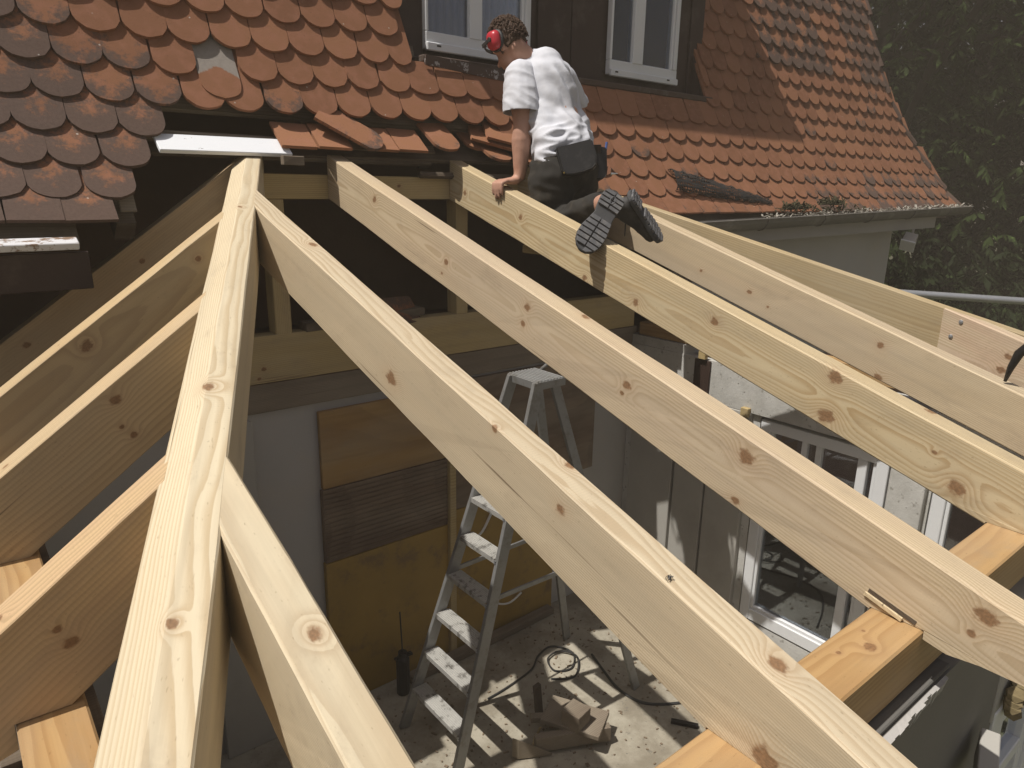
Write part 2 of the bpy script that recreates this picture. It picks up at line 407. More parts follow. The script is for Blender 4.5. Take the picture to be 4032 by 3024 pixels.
for i, (vis, Mt, tint, k) in enumerate(cand[:300]):
    o = bpy.data.objects.new('roof_tile', TSQ if k == -1 else TPATCH if k == 99 else TILES[i % 5]); COL.objects.link(o)
    if k == 99: o['label'] = 'slipped roof tile with a grey mortar patch on its upper half'
    o.parent = roof; o.matrix_world = Mt; o.color = (*tint, 1)
bk = MB(); tints = []; uvs = []
base = [tile_geo(seed=s) for s in range(3)]
for i, (vis, Mt, tint, k) in enumerate(cand[300:]):
    b = base[i % 3]; n = len(bk.v)
    bk.v += [Mt @ p for p in b.v]; bk.f += [tuple(n + j for j in q) for q in b.f]
    tints += [tint] * len(b.f); uvs += [(p.x / TW + .5, p.y / TW) for p in b.v]
me = bpy.data.meshes.new('roof_tiles'); me.from_pydata([tuple(p) for p in bk.v], [], bk.f)
at = me.attributes.new('tint', 'FLOAT_COLOR', 'FACE'); at.data.foreach_set('color', [c for t in tints for c in (*t, 1)])
ul = me.uv_layers.new(name='UVMap'); vi = [0] * len(me.loops); me.loops.foreach_get('vertex_index', vi)
ul.data.foreach_set('uv', [c for i in vi for c in uvs[i]])
bm = bmesh.new(); bm.from_mesh(me); bmesh.ops.recalc_face_normals(bm, faces=bm.faces); bm.to_mesh(me); bm.free()
o = link('roof_tile_field', me, TMB, roof); o['kind'] = 'stuff'
# hip tiles along the right verge
hm = MB(); hn = 12
for j in range(2):
    r0 = .075 if j else .088
for i, s in enumerate([.2 + 1.75 * q for q in range(13)]):
    a = prof(s) + V((xend(s) + .02, -.02, .03)); b = prof(s + 1.95) + V((xend(s + 1.95) + .015, -.012, .01))
    m = MB(); d = (b - a).normalized(); sd = V((.80, .58, .1)); sd = (sd - d * sd.dot(d)).normalized(); up = d.cross(sd)
    if up.y > 0: up = -up
    for q, (p, rr_) in enumerate(((a, .088), (b, .070))):
        for th in (1.0, .83):
            for k in range(9):
                t = math.pi * k / 8; m.v.append(p + (sd * math.cos(t) + up * math.sin(t) * .8) * rr_ * th - up * .03)
    for k in range(8):
        m.f += [(k, k + 1, 18 + k + 1, 18 + k), (9 + k + 1, 9 + k, 27 + k, 27 + k + 1), (k + 1, k, 9 + k, 9 + k + 1), (18 + k, 18 + k + 1, 27 + k + 1, 27 + k)]
    me = m.mesh('hip_tile', smooth=False); ul = me.uv_layers.new(name='UVMap')
    for lp in me.loops: co = me.vertices[lp.vertex_index].co; ul.data[lp.index].uv = (co.x * 4, co.z * 4)
    o = link('hip_tile', me, TM, roof); o.color = (random.random() * .8, .35 * random.random() + (.3 if i > 4 else 0), random.random(), 1)
# roof of the hip end, seen only as an edge
he = MB()
for j in range(0, 26):
    a = prof(j); b = prof(j + 1); xa, xb = xend(j) - .02, xend(j + 1) - .02
    n = len(he.v); he.v += [V((xa, a.y, a.z)), V((xb, b.y, b.z)), V((xb, 7, b.z)), V((xa, 7, a.z))]; he.f.append((n, n + 1, n + 2, n + 3))
o = hp(he, 'hip_end_roof', M['old_wood'], parent=roof)
# laths and counter battens at the top of the opening
for i, (s, xa, xb, th) in enumerate(((3.25, .80, 2.35, .05), (2.75, .82, 2.3, .035), (4.2, .7, 3.2, .03), (2.2, 2.2, 3.4, .03), (1.2, 2.75, 3.6, .03))):
    p = prof(s); hp(MB().bar((xa, p.y + .045, p.z - .02), (xb, p.y + .047, p.z - .024), th, .028, (0, -.8, .5)), 'roof_lath', M['old_grey_wood'] if i == 0 else M['old_wood'], .003)
# old rafters of the house, one tail left at the cut edge
for x, sa, m_ in ((.655, .45, 'old_wood'), (1.55, 3.1, 'old_wood'), (2.35, 3.1, 'old_wood'), (3.1, 1.5, 'old_wood')):
    a = prof(sa); pts = [V((x, prof(sa + (9 - sa) * i / 6).y + .11, prof(sa + (9 - sa) * i / 6).z - .075)) for i in range(7)]
    m = MB()
    for p, q in zip(pts, pts[1:]): m.bar(p, q + (q - p) * .02, .075, .12, (0, -.8, .5))
    hp(m, 'old_rafter', M[m_])
a = prof(.45); hp(MB().bar((.662, a.y + .022, a.z + .012), (.662, a.y + .072, a.z + .088), .062, .012, (0, -.8, .5)), 'pale_end_block', M['old_grey_wood'], .002)
# attic behind; unseen cap, rear block and gable added to block light
hp(MB().box((-3, 5.6, -1.2), (8.2, 5.75, 3.4)), 'attic_back_wall', M['attic'])
hp(MB().box((-3, 3.80, -1.22), (8.2, 5.6, -1.12)), 'attic_floor', M['attic'])
hp(MB().box((-3, 4.4, 2.9), (8.2, 7, 3.1)), 'unseen_roof_cap', M['old_wood'])
ur = MB(); ur.prism([(-3, 4.62, 2.95), (-3, 7.9, 6.2), (-3, 11.5, 2.95)], [(8.1, 4.62, 2.95), (8.0, 7.9, 6.2), (8.1, 11.5, 2.95)]); hp(ur, 'unseen_upper_roof', M['old_wood'])  # out of view, added to shade the trees beyond
hp(MB().box((-3, 7, -3.6), (8.0, 11.4, 2.9)), 'unseen_rear_block', M['plaster'])
hp(MB().box((-3.1, 3.4, -3.6), (-3, 7, 3)), 'unseen_gable_wall', M['plaster'])
hp(MB().box((-3, 3.86, -3.6), (4.45, 4.1, -1.22)), 'wall', M['plaster'])
hp(MB().box((-3, 3.45, -3.6), (-.10, 3.86, -.62)), 'side_wall', M['dark_wood'])
# right wing wall, soffit, fascia, gutter
hp(MB().box((4.62, 3.46, -3.6), (8.0, 3.7, -.37)), 'right_wall', M['plaster'])
hp(MB().box((7.75, 3.7, -3.6), (8.0, 7, -.37)), 'end_wall', M['plaster'])
m = MB(); A = [(3.7, 3.21, -.235), (8.42, 3.21, -.205), (8.42, 3.21, -.338), (3.7, 3.21, -.395)]; m.prism(A, [(x, y + .42, z) for x, y, z in A]); hp(m, 'fascia', M['fascia'])
m = MB(); n = 9
for q, (x, z) in enumerate(((3.45, -.225), (8.94, -.118))):
    for th in (1, .93):
        for k in range(n):
            t = math.pi * k / (n - 1); m.v.append(V((x, 3.13 - math.cos(t) * .075 * th, z - math.sin(t) * .085 * th)))
for k in range(n - 1):
    m.f += [(k, k + 1, 2 * n + k + 1, 2 * n + k), (n + k + 1, n + k, 3 * n + k, 3 * n + k + 1)]
m.f += [(0, n, 3 * n, 2 * n), (n - 1, 2 * n - 1, 4 * n - 1, 3 * n - 1), tuple(range(n)) , tuple(2 * n + k for k in reversed(range(n)))]
m.tube([(3.45, 3.055, -.225), (8.94, 3.055, -.118)], .008, 6)
gut = hp(m, 'gutter', M['zinc'])
for i in range(6):
    x = 4.1 + i * .85; z = -.225 + (x - 3.45) * .0195
    mm = MB(); mm.tube([(x + .002 * k, 3.13 - math.cos(t) * .079, z - math.sin(t) * .089) for k, t in enumerate([math.pi * q / 8 for q in range(9)])], .006, 5); hp(mm, 'gutter_bracket', M['zinc'])
random.seed(11)
db = MB()
for i in range(420):
    x = 5.0 + random.random() ** 1.0 * 4.0; z = -.225 + (x - 3.45) * .0195 - .012
    p = V((x, 3.13 + random.uniform(-.055, .06), z + random.uniform(-.01, .03))); q = p + V((random.uniform(-.05, .05), random.uniform(-.03, .03), random.uniform(-.01, .03)))
    db.bar(p, q, .006 + random.random() * .016, .004)
o = hp(db, 'gutter_litter', M['debris']); o['kind'] = 'stuff'
ms = MB()
for i in range(500):
    c = V((5.55, 3.19, -.135)) if i % 2 else V((6.15, 3.2, -.10))
    if i % 5 == 0: c = V((5.2 + random.random() * 1.4, 3.17, -.15))
    p = c + V((random.gauss(0, .09), random.gauss(0, .025), abs(random.gauss(0, .018))))
    d = V((random.uniform(-1, 1), random.uniform(-1, 1), random.uniform(0, 1))) * .035; ms.bar(p, p + d, .012, .004)
o = hp(ms, 'gutter_moss', M['moss']); o['kind'] = 'stuff'
# ------------------------------------------------------------------ dormer
YW = 3.95; K = YW / 3.8
hp(MB().box((2.29, YW, .60), (5.13, YW + .12, 2.4)), 'dormer_wall', M['dark_wood'])
for xa, xb in ((2.30, 2.46), (4.96, 5.12), (3.36, 3.66), (3.67, 3.98)): hp(MB().box((xa, YW - .02, .69), (xb, YW + .001, 2.4)), 'wall_board', M['dark_wood'], .004)
for xa in (2.285, 5.0):
    A = []
    for j in range(13): p = prof(6.2 + j * .35); A.append((xa, p.y - .012, p.z))
    A = A + [(xa, YW + .1, A[-1][2]), (xa, YW + .1, .60)]
    m = MB(); m.prism(A, [(x - .03 if xa < 3 else x + .03, y, z) for x, y, z in A]); hp(m, 'dormer_cheek', M['dark_wood'])
for a, b, mm in (((2.36, 3.765, .69), (5.1, YW, .73), 'sill_wood'), ((2.30, 3.785, .615), (5.06, YW, .688), 'sill_wood')):
    hp(MB().box(a, b), 'dormer_sill', M[mm], .006)
hp(MB().bar((2.36, 3.748, .70), (2.95, 3.748, .665), .012, .055, (0, 0, 1)), 'chipped_sill_strip', M['flecked'])
hp(MB().box((1.9, 3.84, 2.30), (5.42, 5.2, 2.38)), 'unseen_dormer_roof', M['old_wood'])  # unseen slab, eave shaped to cast the shadow right of the dormer
def window(xa, xb, zb, zt, ms, rail, cm, slots):
    wn_ = empty('window', ((xa + xb) / 2, YW, zb)); wn_.parent = house; wn_.matrix_parent_inverse = Matrix.Translation(-house.location)
    wn_['label'] = 'white window with ' + ('mauve' if cm == 'curtain' else 'pale grey') + ' curtain behind the glass'
    def wp(mb, name, m, bev=0):
        o = mb.build(name, m, None, bev); o.parent = wn_; o.matrix_parent_inverse = Matrix.Translation(-wn_.location); return o
    y0 = YW - .055; fr = .05
    m = MB(); m.box((xa, y0, zb), (xb, YW - .005, zb + rail)); m.box((xa, y0 + .001, zb + rail), (xa + .022, YW - .005, zt)); m.box((xb - .075, y0 + .001, zb + rail), (xb, YW - .005, zt))
    m.box((xa + .0, y0 - .018, zb - .012), (xb, y0 + .01, zb + .035))
    wp(m, 'window_frame', M['upvc'], .005)
    m = MB(); m.box((xb - .058, y0 - .012, zb + rail), (xb - .035, y0, zt)); wp(m, 'frame_moulding', M['upvc'], .003)
    for (a, b) in ms: wp(MB().box((a, y0 - .006, zb + rail - .004), (b, YW - .01, zt)), 'mullion', M['upvc'], .004)
    for x in slots: wp(MB().box((x, y0 - .021, zb + .012), (x + .028, y0 - .0181, zb + .022)), 'drain_slot', M['black_steel'])
    wp(MB().box((xa + .02, YW - .03, zb + rail), (xb - .06, YW - .024, zt)), 'pane', M['glass'])
    wp(MB().box((xa + .015, YW - .012, zb + .03), (xb - .015, YW - .006, zt)), 'curtain', M[cm])
window(2.366 * K, 3.147 * K, .76 * K, 2.2, [(2.671 * K, 2.762 * K)], .095, 'curtain', (2.43 * K,))
window(3.872 * K, 4.600 * K, .778 * K, 2.2, [(4.10 * K, 4.205 * K)], .10, 'curtain_pale', (3.91 * K, 4.47 * K))

# ------------------------------------------------------------------ old eave boards at the left
def solo(mb, name, m, label, cat, bevel=.003, group=None, minlen=0, M_=None, smooth=False):
    return tag(mb.build(name, m, None, bevel, minlen, smooth, M_), label, cat, group)
solo(MB().bar((-1.2, 3.36, -.255), (.455, 3.345, -.245), .065, .03, (0, -.35, 1)), 'eave_lath', M['chipped'], 'old eave lath with chipped white paint under the left tile edge', 'board')
solo(MB().bar((-1.3, 3.40, -.37), (.49, 3.37, -.355), .035, .15, (0, 0, 1)), 'fascia_board', M['dark_wood'], 'dark brown old fascia board sawn off beside the top left rafter', 'board')
solo(MB().bar((-.6, 3.36, -.60), (.115, 3.36, -.60), .03, .10, (0, 0, 1)), 'board_scrap', M['chipped'], 'scrap of white painted board at the left edge of the photo', 'board')
solo(MB().bar((.862, 3.665, .168), (1.49, 3.685, .174), .12, .022, (0, -.62, .78)), 'white_board', M['white_paint'], 'white painted board lying along the open roof edge above the hip rafter', 'board')
solo(MB().bar((1.0, 3.80, .178), (3.3, 3.82, .20), .16, .025, (0, -.62, .78)), 'sheathing_board', M['old_wood'], 'dark old board under the loose tiles and the white board', 'board')
solo(MB().bar((1.42, 3.60, .112), (1.53, 3.60, .112), .04, .045, (0, 0, 1)), 'batten_block', M['old_grey_wood'], 'grey batten stub hanging below the loose tiles beside the hip top', 'batten')
# loose tiles
def loose(lab, p, along, nrm, sq=False, tint=(.5, .2, .3), mirror=False, me=None):
    al = V(along).normalized(); n = V(nrm); n = (n - al * n.dot(al)).normalized(); u = al.cross(n)
    o = bpy.data.objects.new('loose_tile', me or (TSQ if sq else TILES[random.randrange(5)])); COL.objects.link(o)
    o.matrix_world = Matrix(((u.x, al.x, n.x, p[0]), (u.y, al.y, n.y, p[1]), (u.z, al.z, n.z, p[2]), (0, 0, 0, 1))); o.color = (*tint, 1)
    return tag(o, lab, 'roof tile', 'loose roof tiles along the open edge')
SN = (0, -.60, .8)
AL_ = (.02, .8, .6)
loose('first loose tile to the right of the white board, square edge forward', (1.535, 3.645, .172), AL_, SN, True, (.95, .12, .3), me=TSH)
loose('flat loose tile with a pale scratch, between white board tile and tilted tile', (1.735, 3.648, .176), AL_, SN, True, (1, .1, .62), me=TSH)
loose('tilted grey loose tile pointing down right above the second rafter', (2.0, 3.635, .198), (-.72, .35, .42), (.30, -.72, .60), False, (.8, .75, .2))
loose('flat loose tile under the tip of the tilted grey tile', (2.02, 3.652, .179), AL_, SN, True, (.9, .1, .5), me=TSH)
loose('flat loose tile left of the rounded blackened tile', (2.215, 3.655, .183), AL_, SN, True, (.8, .2, .8), me=TSH)
loose('rounded blackened loose tile with a white lichen spot', (2.46, 3.63, .196), (-.10, .8, .6), (0, -.60, .8), False, (.55, .62, .44), me=TRH)
loose('long loose tile lying crossways, lower one of the stacked pair', (3.06, 3.72, .255), (-.93, .25, .20), (.10, -.62, .75), True, (.95, .1, .7))
loose('loose tile on top of the crossways tile, nearest the worker', (3.16, 3.70, .275), (-.93, .22, .18), (.10, -.62, .75), True, (1, .22, .15))
loose('rounded loose tile half hidden below the crossways pair', (2.76, 3.74, .215), (-.05, .8, .6), (0, -.6, .8), False, (.7, .25, .35), me=TRH)
loose('lowest loose tile, grey lichen on its chipped edge behind the worker arm', (2.86, 3.63, .150), (-.10, .85, .5), (.05, -.5, .85), False, (.6, .6, .91), me=TRH)
loose('loose tile standing out behind the worker hip', (3.12, 3.60, .13), (-.05, .8, .5), (0, -.5, .85), False, (.7, .3, .21), me=TRH)

# ------------------------------------------------------------------ rafters
SR, SLP, H0, ZL = .30774, .7359, -1.0, -.8035
def zr(y): return H0 + SR * y
def zl(x): return ZL + SLP * x
def frame(o, d, wv):
    d = V(d).normalized(); wv = V(wv); wv = (wv - d * wv.dot(d)).normalized(); u = d.cross(wv); o = V(o)
    return Matrix(((d.x, wv.x, u.x, o.x), (d.y, wv.y, u.y, o.y), (d.z, wv.z, u.z, o.z), (0, 0, 0, 1)))
def loc(Mx, pts, r): 
    I = Mx.inverted(); return [(*(I @ V(p)), rr) for p, rr in zip(pts, r)]
def rk(rnd, n, L, wd, dp):
    ks = []
    for i in range(n):
        side = rnd.random()
        k = (rnd.uniform(.2, L), 0 if side < .5 else wd if side < .7 else rnd.uniform(.02, wd - .02), -rnd.uniform(.03, dp - .03) if side < .7 else 0, rnd.uniform(.007, .015)); ks.append(k)
    return ks
def right_rafter(x, wd, yt, mat_args, label, knots, group='common and jack rafters of the right slope', ytail=-.12, dz=.232):
    """rafter along Y at x; yt = (y top at left side, y top at right side)"""
    def side(xx, y1):
        P = [(xx, ytail, zr(ytail)), (xx, y1, zr(y1)), (xx, y1, zr(y1) - dz), (xx, .657, zr(.657) - dz), (xx, .6555, -1.0185), (xx, .526, -1.0185), (xx, .525, -1.042), (xx, .47, -1.052), (xx, .40, -1.043), (xx, .31, -1.042), (xx, ytail, -1.10)]
        return P
    Mx = frame((x, ytail, zr(ytail)), (0, 1, SR), (-1, 0, 0)); Mx = frame((x + wd, ytail, zr(ytail)), (0, 1, SR), (-1, 0, 0))
    m = MB(); m.prism(side(x, yt[0]), side(x + wd, yt[1]))
    kn = loc(Mx, [k[:3] for k in knots], [k[3] for k in knots])
    mat = wood('pine ' + label[:18], knots=kn, **mat_args)
    o = roughen(m.build('rafter', mat, None, .0055, .2, False, Mx))
    return tag(o, label, 'rafter', group)
def roughen(o, amp=.0016, cuts=22):
    me = o.data; bm = bmesh.new(); bm.from_mesh(me)
    es = [e for e in bm.edges if e.calc_length() > .5]
    bmesh.ops.subdivide_edges(bm, edges=es, cuts=cuts)
    k = random.random() * 50
    for v in bm.verts:
        p = V((v.co.x * 2.3 + k, v.co.y * 9, v.co.z * 9)); q = V((v.co.x * 17 + k, v.co.y * 30, v.co.z * 30))
        v.co.y += amp * (mnoise.noise(p) * 1.6 + mnoise.noise(q) * .7); v.co.z += amp * (mnoise.noise(p + V((5, 5, 5))) * 1.6 + mnoise.noise(q + V((3, 1, 2))) * .7)
    bm.to_mesh(me); bm.free(); return o
XH = lambda y: .4182 * y - .267            # hip arris in plan
YH = lambda x: (x + .267 - .0605) / .4182   # right edge of the hip
XL = lambda y: XH(y) - .0605                # left edge of the hip
YH2 = lambda x: (4.701 - x) / .4182
r1k = [(1.04, 2.468, -.163, .013), (1.04, 1.875, -.576, .028), (1.04, 1.074, -.638, .011), (1.04, 1.095, -.72, .016), (1.04, .53, -.795, .016), (1.04, .53, -1.0, .030), (1.04, 1.35, -.592, .012), (1.082, .55, -.831, .022), (1.10, 2.547, -.216, .020), (1.12, 1.15, -.645, .016)]
right_rafter(1.04, .088, (YH(1.04), YH(1.128)), dict(pith=(.13, -.30), seed=1.3, ring=165, tint=(.565, .46, .315)), 'front pale rafter running from the hip past the stepladder to the oak plate', r1k)
r2k = [(1.725, 3.224, -.068, .020), (1.725, 2.593, -.317, .016), (1.725, 2.628, -.368, .009), (1.725, 2.041, -.438, .020), (1.725, 2.063, -.506, .016), (1.725, 1.516, -.629, .019), (1.725, 1.54, -.659, .010), (1.725, 1.054, -.735, .027), (1.725, 1.073, -.878, .014), (1.725, .41, -.919, .026), (1.725, .43, -.97, .012), (1.80, 1.80, -.445, .02)]
right_rafter(1.725, .094, (3.748, 3.748), dict(pith=(.16, -.10), seed=2.1, ring=140, tint=(.56, .435, .30), light=(.61, .495, .33)), 'full length reddish pine rafter, second right of the hip rafter', r2k)
spl = bpy.data.objects['rafter.001']; spl_ = MB().bar((1.721, .672, -.985), (1.719, .575, -1.012), .006, .012, (0, 0, 1)).build('torn_splinter', wood('fresh wood', (.72, .60, .38), contrast=.5), None, .001); spl_.parent = spl; spl_.matrix_parent_inverse = spl.matrix_world.inverted()
spl_ = MB().bar((1.7242, .665, -.975), (1.7242, .545, -1.008), .002, .012, (0, 0, 1)).build('split_gap', M['old_wood']); spl_.parent = spl; spl_.matrix_parent_inverse = spl.matrix_world.inverted()
r3k = [(2.52, 3.583, -.036, .018), (2.52, 3.055, -.156, .018), (2.52, 2.198, -.508, .021), (2.52, 1.756, -.531, .021), (2.52, 1.215, -.655, .030), (2.52, 1.224, -.81, .034), (2.52, .755, -.935, .032), (2.52, .84, -.836, .010), (2.52, 2.54, -.43, .017), (2.6, .9, -.715, .02)]
right_rafter(2.52, .096, (3.748, 3.748), dict(pith=(.20, -.13), seed=3.7, ring=125, light=(.60, .49, .305), tint=(.57, .455, .275), dark=(.37, .235, .10)), 'yellowish rafter with the worker left hand and shoe on it', r3k)
r4k = [(3.24, 2.064, -.499, .014), (3.24, 1.374, -.655, .020), (3.24, 1.362, -.80, .020), (3.24, 2.374, -.418, .010), (3.24, 1.95, -.56, .008)]
right_rafter(3.24, .094, (YH2(3.24) - .147, YH2(3.334) - .147), dict(pith=(.15, -.42), seed=4.4, ring=140, light=(.58, .475, .32), tint=(.54, .43, .30)), 'greyish pink jack rafter just beyond the worker shoes', r4k)
r5k = [(4.031, 1.1, -.76, .018), (4.031, 1.12, -.83, .022), (4.031, 1.43, -.60, .006)]
r5 = right_rafter(4.031, .09, (YH2(4.031) - .147, YH2(4.121) - .147), dict(pith=(.15, -.2), seed=5.9, ring=90, tint=(.60, .41, .29)), 'short jack rafter fixed with two screws to the far hip rafter', r5k)
for (y, z) in ((1.334, -.622), (1.369, -.703)):
    m = MB(); m.tube([(4.0315, y, z), (4.026, y, z)], .0105, 12); m.tube([(4.027, y, z), (4.024, y, z)], .005, 6)
    o = m.build('screw_head', M['galv'], None, .001); o.parent = r5; o.matrix_parent_inverse = r5.matrix_world.inverted()

def hip_timber(mirror, label, y0, y1, knots, mat_args):
    d = V((SR, SLP, SR * SLP)); dn = V((SR, SLP, 0)).normalized(); pr = V((dn.y, -dn.x, 0)); hw = .068; dep = .235
    def sect(y):
        c = V((XH(y), y, zr(y))); a = c + pr * hw; a.z += SR * pr.y * hw; b = c - pr * hw; b.z -= SLP * pr.x * hw
        return [c, a, V((a.x, a.y, c.z - dep)), V((b.x, b.y, c.z - dep)), b]
    A, B = sect(y0), sect(y1)
    if mirror:
        A = [V((4.434 - p.x, p.y, p.z)) for p in A]; B = [V((4.434 - p.x, p.y, p.z)) for p in B]; d = V((-d.x, d.y, d.z))
    Mx = frame(A[0], d, V((-d.y, d.x, 0)))
    m = MB(); m.prism(A, B)
    mat = wood('hip pine' + str(mirror), knots=loc(Mx, [k[:3] for k in knots], [k[3] for k in knots]), **mat_args)
    return tag(roughen(m.build('hip_rafter', mat, None, .004, .2, False, Mx)), label, 'hip rafter', 'hip rafters')
hip_timber(False, 'thick hip rafter with a two-sided top, running from the foreground up to the white board', -.15, 3.86, [(.20, 1.08, -.665, .012), (.46, 1.72, -.47, .02), (.98, 2.95, -.09, .012)], dict(pith=(.055, -.30), seed=6.3, ring=185, drift=.03, light=(.68, .59, .42), tint=(.64, .54, .375), dark=(.46, .335, .185), contrast=.9))
hip_timber(True, 'far hip rafter with greenish side under its pale top edge', -.15, 3.80, [(4.434 - .55, 1.72, -.53, .013), (3.6, 2.35, -.33, .012)], dict(pith=(.13, -.12), seed=7.7, ring=95, light=(.50, .395, .235), tint=(.45, .355, .21), dark=(.32, .21, .085)))

def left_rafter(y, wd, label, knots, mat_args, top=None, dz=.272, xt=-.75):
    def side(yy):
        x1 = top if top is not None else XL(yy)
        P = [(xt, yy, zl(xt)), (x1, yy, zl(x1)), (x1, yy, zl(x1) - dz), (.074, yy, zl(.074) - dz), (.073, yy, -1.0185), (-.021, yy, -1.0185), (-.022, yy, -1.075), (-.10, yy, -1.10), (-.16, yy, -1.09), (xt, yy, zl(xt) - .12)]
        return P
    Mx = frame((xt, y, zl(xt)), (1, 0, SLP), (0, 1, 0))
    m = MB(); m.prism(side(y), side(y + wd))
    mat = wood('pine ' + label[:20], knots=loc(Mx, [k[:3] for k in knots], [k[3] for k in knots]), **mat_args)
    return tag(roughen(m.build('rafter', mat, None, .004, .2, False, Mx)), label, 'rafter', 'jack rafters of the left slope')
left_rafter(3.69, .09, 'uppermost left rafter against the house, its top mostly in shade', [(.75, 3.69, -.36, .015), (.25, 3.69, -.70, .018)], dict(pith=(.2, -.3), seed=8.1, light=(.50, .36, .20), tint=(.46, .32, .18)), top=1.30)
left_rafter(2.95, .107, 'second left rafter from the house, with a big oval knot on its shaded side', [(.381, 2.95, -.585, .026), (.8, 2.95, -.29, .014), (.30, 3.0, -.583, .006)], dict(pith=(.25, -.08), seed=9.2, ring=85, light=(.56, .42, .235), tint=(.52, .38, .21)))
left_rafter(2.222, .103, 'third left rafter from the house, with a small knot cluster', [(.339, 2.222, -.607, .018), (.346, 2.222, -.69, .009), (.374, 2.222, -.72, .012), (.06, 2.27, -.76, .010)], dict(pith=(.3, -.33), seed=10.4, ring=110, light=(.58, .435, .25), tint=(.54, .39, .22)))
left_rafter(1.481, .098, 'nearest left rafter, pinkish top and broad shaded side', [(.09, 1.481, -.88, .016), (.072, 1.481, -.845, .010), (-.02, 1.53, -.818, .016)], dict(pith=(.3, -.40), seed=11.6, ring=115, light=(.56, .40, .225), tint=(.54, .36, .22)))
# lowest right jack beside the hip near the camera
def near_jack():
    x0, wd = .328, .087
    return right_rafter(x0, wd, (YH(x0) + .0, YH(x0 + wd) + .0), dict(pith=(.04, -.25), seed=12.3, ring=165, drift=.03, light=(.68, .59, .415), tint=(.65, .545, .375), contrast=.85), 'short jack rafter in the foreground, right of the hip rafter', [(.385, .97, -.70, .016), (.335, .5, -.93, .012)])
near_jack()

# plates
LARCH = dict(light=(.47, .30, .135), dark=(.30, .16, .06), tint=(.42, .255, .11), rough=.5, contrast=.8, ring=75)
def plate(a, b, wd, hh, label, seed, pith, knots=()):
    a = V(a); b = V(b); d = (b - a).normalized(); Mx = frame(a, d, V((-d.y, d.x, 0)))
    m = MB(); L = (b - a).length; I = [Mx @ V(p) for p in [(0, 0, 0)]]
    m.box((0, 0, -hh), (L, wd, 0), Mx)
    kw = dict(LARCH); 
    return tag(m.build('wall_plate', wood('larch ' + str(seed), seed=seed, pith=pith, knots=[(k[0] - 0, k[1], k[2], k[3]) for k in knots], **kw), None, .005, .1, False, Mx), label, 'wall plate', 'orange brown wall plates under the rafters')
plate((-.14, .527, -1.02), (4.55, .527, -1.02), .128, .145, 'orange brown plate beam carrying the right rafters at the front', 1.1, (.04, -.10), [(1.70, .05, 0, .018), (1.62, .085, 0, .008), (1.75, .09, 0, .006), (.7, .06, 0, .014)])
plate((.10, .66, -1.0205), (.10, 3.68, -1.0205), .12, .145, 'orange brown plate beam under the left rafters', 2.2, (.02, -.09))
plate((4.45, .66, -1.0205), (4.45, 3.72, -1.0205), .12, .10, 'orange brown plate beam on the far right wall top', 3.3, (.02, -.09))
# timbers on the house wall
def tim(name, a, b, wd, th, label, cat, mat, up=(0, 0, 1)):
    a = V(a); b = V(b); d = (b - a).normalized(); y = V(up).cross(d).normalized(); Mx = frame(a - y * 0, d, y)
    m = MB(); m.box((0, -wd / 2, -th / 2), ((b - a).length, wd / 2, th / 2), Mx)
    return tag(m.build(name, mat, None, .004, .1, False, Mx), label, cat)
YL = dict(light=(.52, .40, .19), tint=(.47, .36, .17), dark=(.36, .24, .10))
tim('ledger_beam', (1.32, 3.80, -.015), (3.6, 3.80, -.010), .10, .128, 'yellow pine ledger beam behind the upper rafter ends', 'beam', wood('ledger', seed=20, knots=[(.85, -.05, .01, .012), (.5, -.05, -.02, .012), (1.6, -.05, .0, .012)], **YL))
tim('lower_beam', (.2, 3.80, -.928), (4.3, 3.80, -.925), .10, .262, 'broad yellow pine beam across the back wall above the dark old beam', 'beam', wood('lower beam', seed=21, knots=[(1.1, -.05, -.05, .015), (1.07, -.05, -.1, .012)], **YL))
tim('old_beam', (.0, 3.81, -1.145), (4.35, 3.81, -1.145), .10, .165, 'dark old beam under the yellow beam on the back wall', 'beam', M['old_grey_wood'])
for x, lab in ((1.43, 'yellow post beside the hip top between the two back beams'), (2.62, 'yellow post behind the second and third right rafters'), ):
    tim('post', (x, 3.81, -.797), (x, 3.81, -.081), .11, .09, lab, 'post', wood('post' + lab[-6:], seed=22 + x, **YL), (1, 0, 0))
# dark remains lying on the lower beam
solo(MB().bar((1.55, 3.79, -.775), (2.35, 3.83, -.76), .10, .05, (0, 0, 1)), 'old_board', M['old_wood'], 'splintered dark old board lying on the lower yellow beam', 'board')
tl = loose('dark broken tile piece in shade on the lower yellow beam', (1.95, 3.735, -.735), (.9, .25, -.05), (0, -.75, .6), False, (.3, .95, .5))

# ------------------------------------------------------------------ back wall of the bay
tag(MB().box((-.1, 3.79, -3.319), (4.33, 3.858, -1.228)).build('back_wall', M['plaster']), 'white plastered back wall behind the brown and yellow panels', 'wall')
def panel(a, b, name, m, label, cat='panel', g=None): return solo(MB().box(a, b), name, m, label, cat, .003, g)
panel((1.60, 3.755, -1.775), (2.49, 3.788, -1.285), 'plywood_sheet', M['ply'], 'orange brown plywood sheet at the top of the back wall panels')
gp = MB()
panel((1.59, 3.75, -2.265), (2.49, 3.788, -1.779), 'grooved_sheet', M['ply_dark'], 'grey brown grooved sheet between the plywood and the yellow panel')
for i in range(15):
    z = -2.245 + i * .032; o = MB().box((1.592, 3.744, z), (2.488, 3.7505, z + .022)).build('rib', M['ply_dark'], None, .002); o.parent = bpy.data.objects['grooved_sheet']
panel((1.585, 3.745, -3.318), (2.49, 3.788, -2.269), 'formwork_panel', M['yellow'], 'yellow formwork panel on the floor left of the yellow batten')
panel((2.545, 3.75, -3.318), (3.5, 3.788, -2.18), 'formwork_panel', M['yellow'], 'yellow formwork panel behind the stepladder')
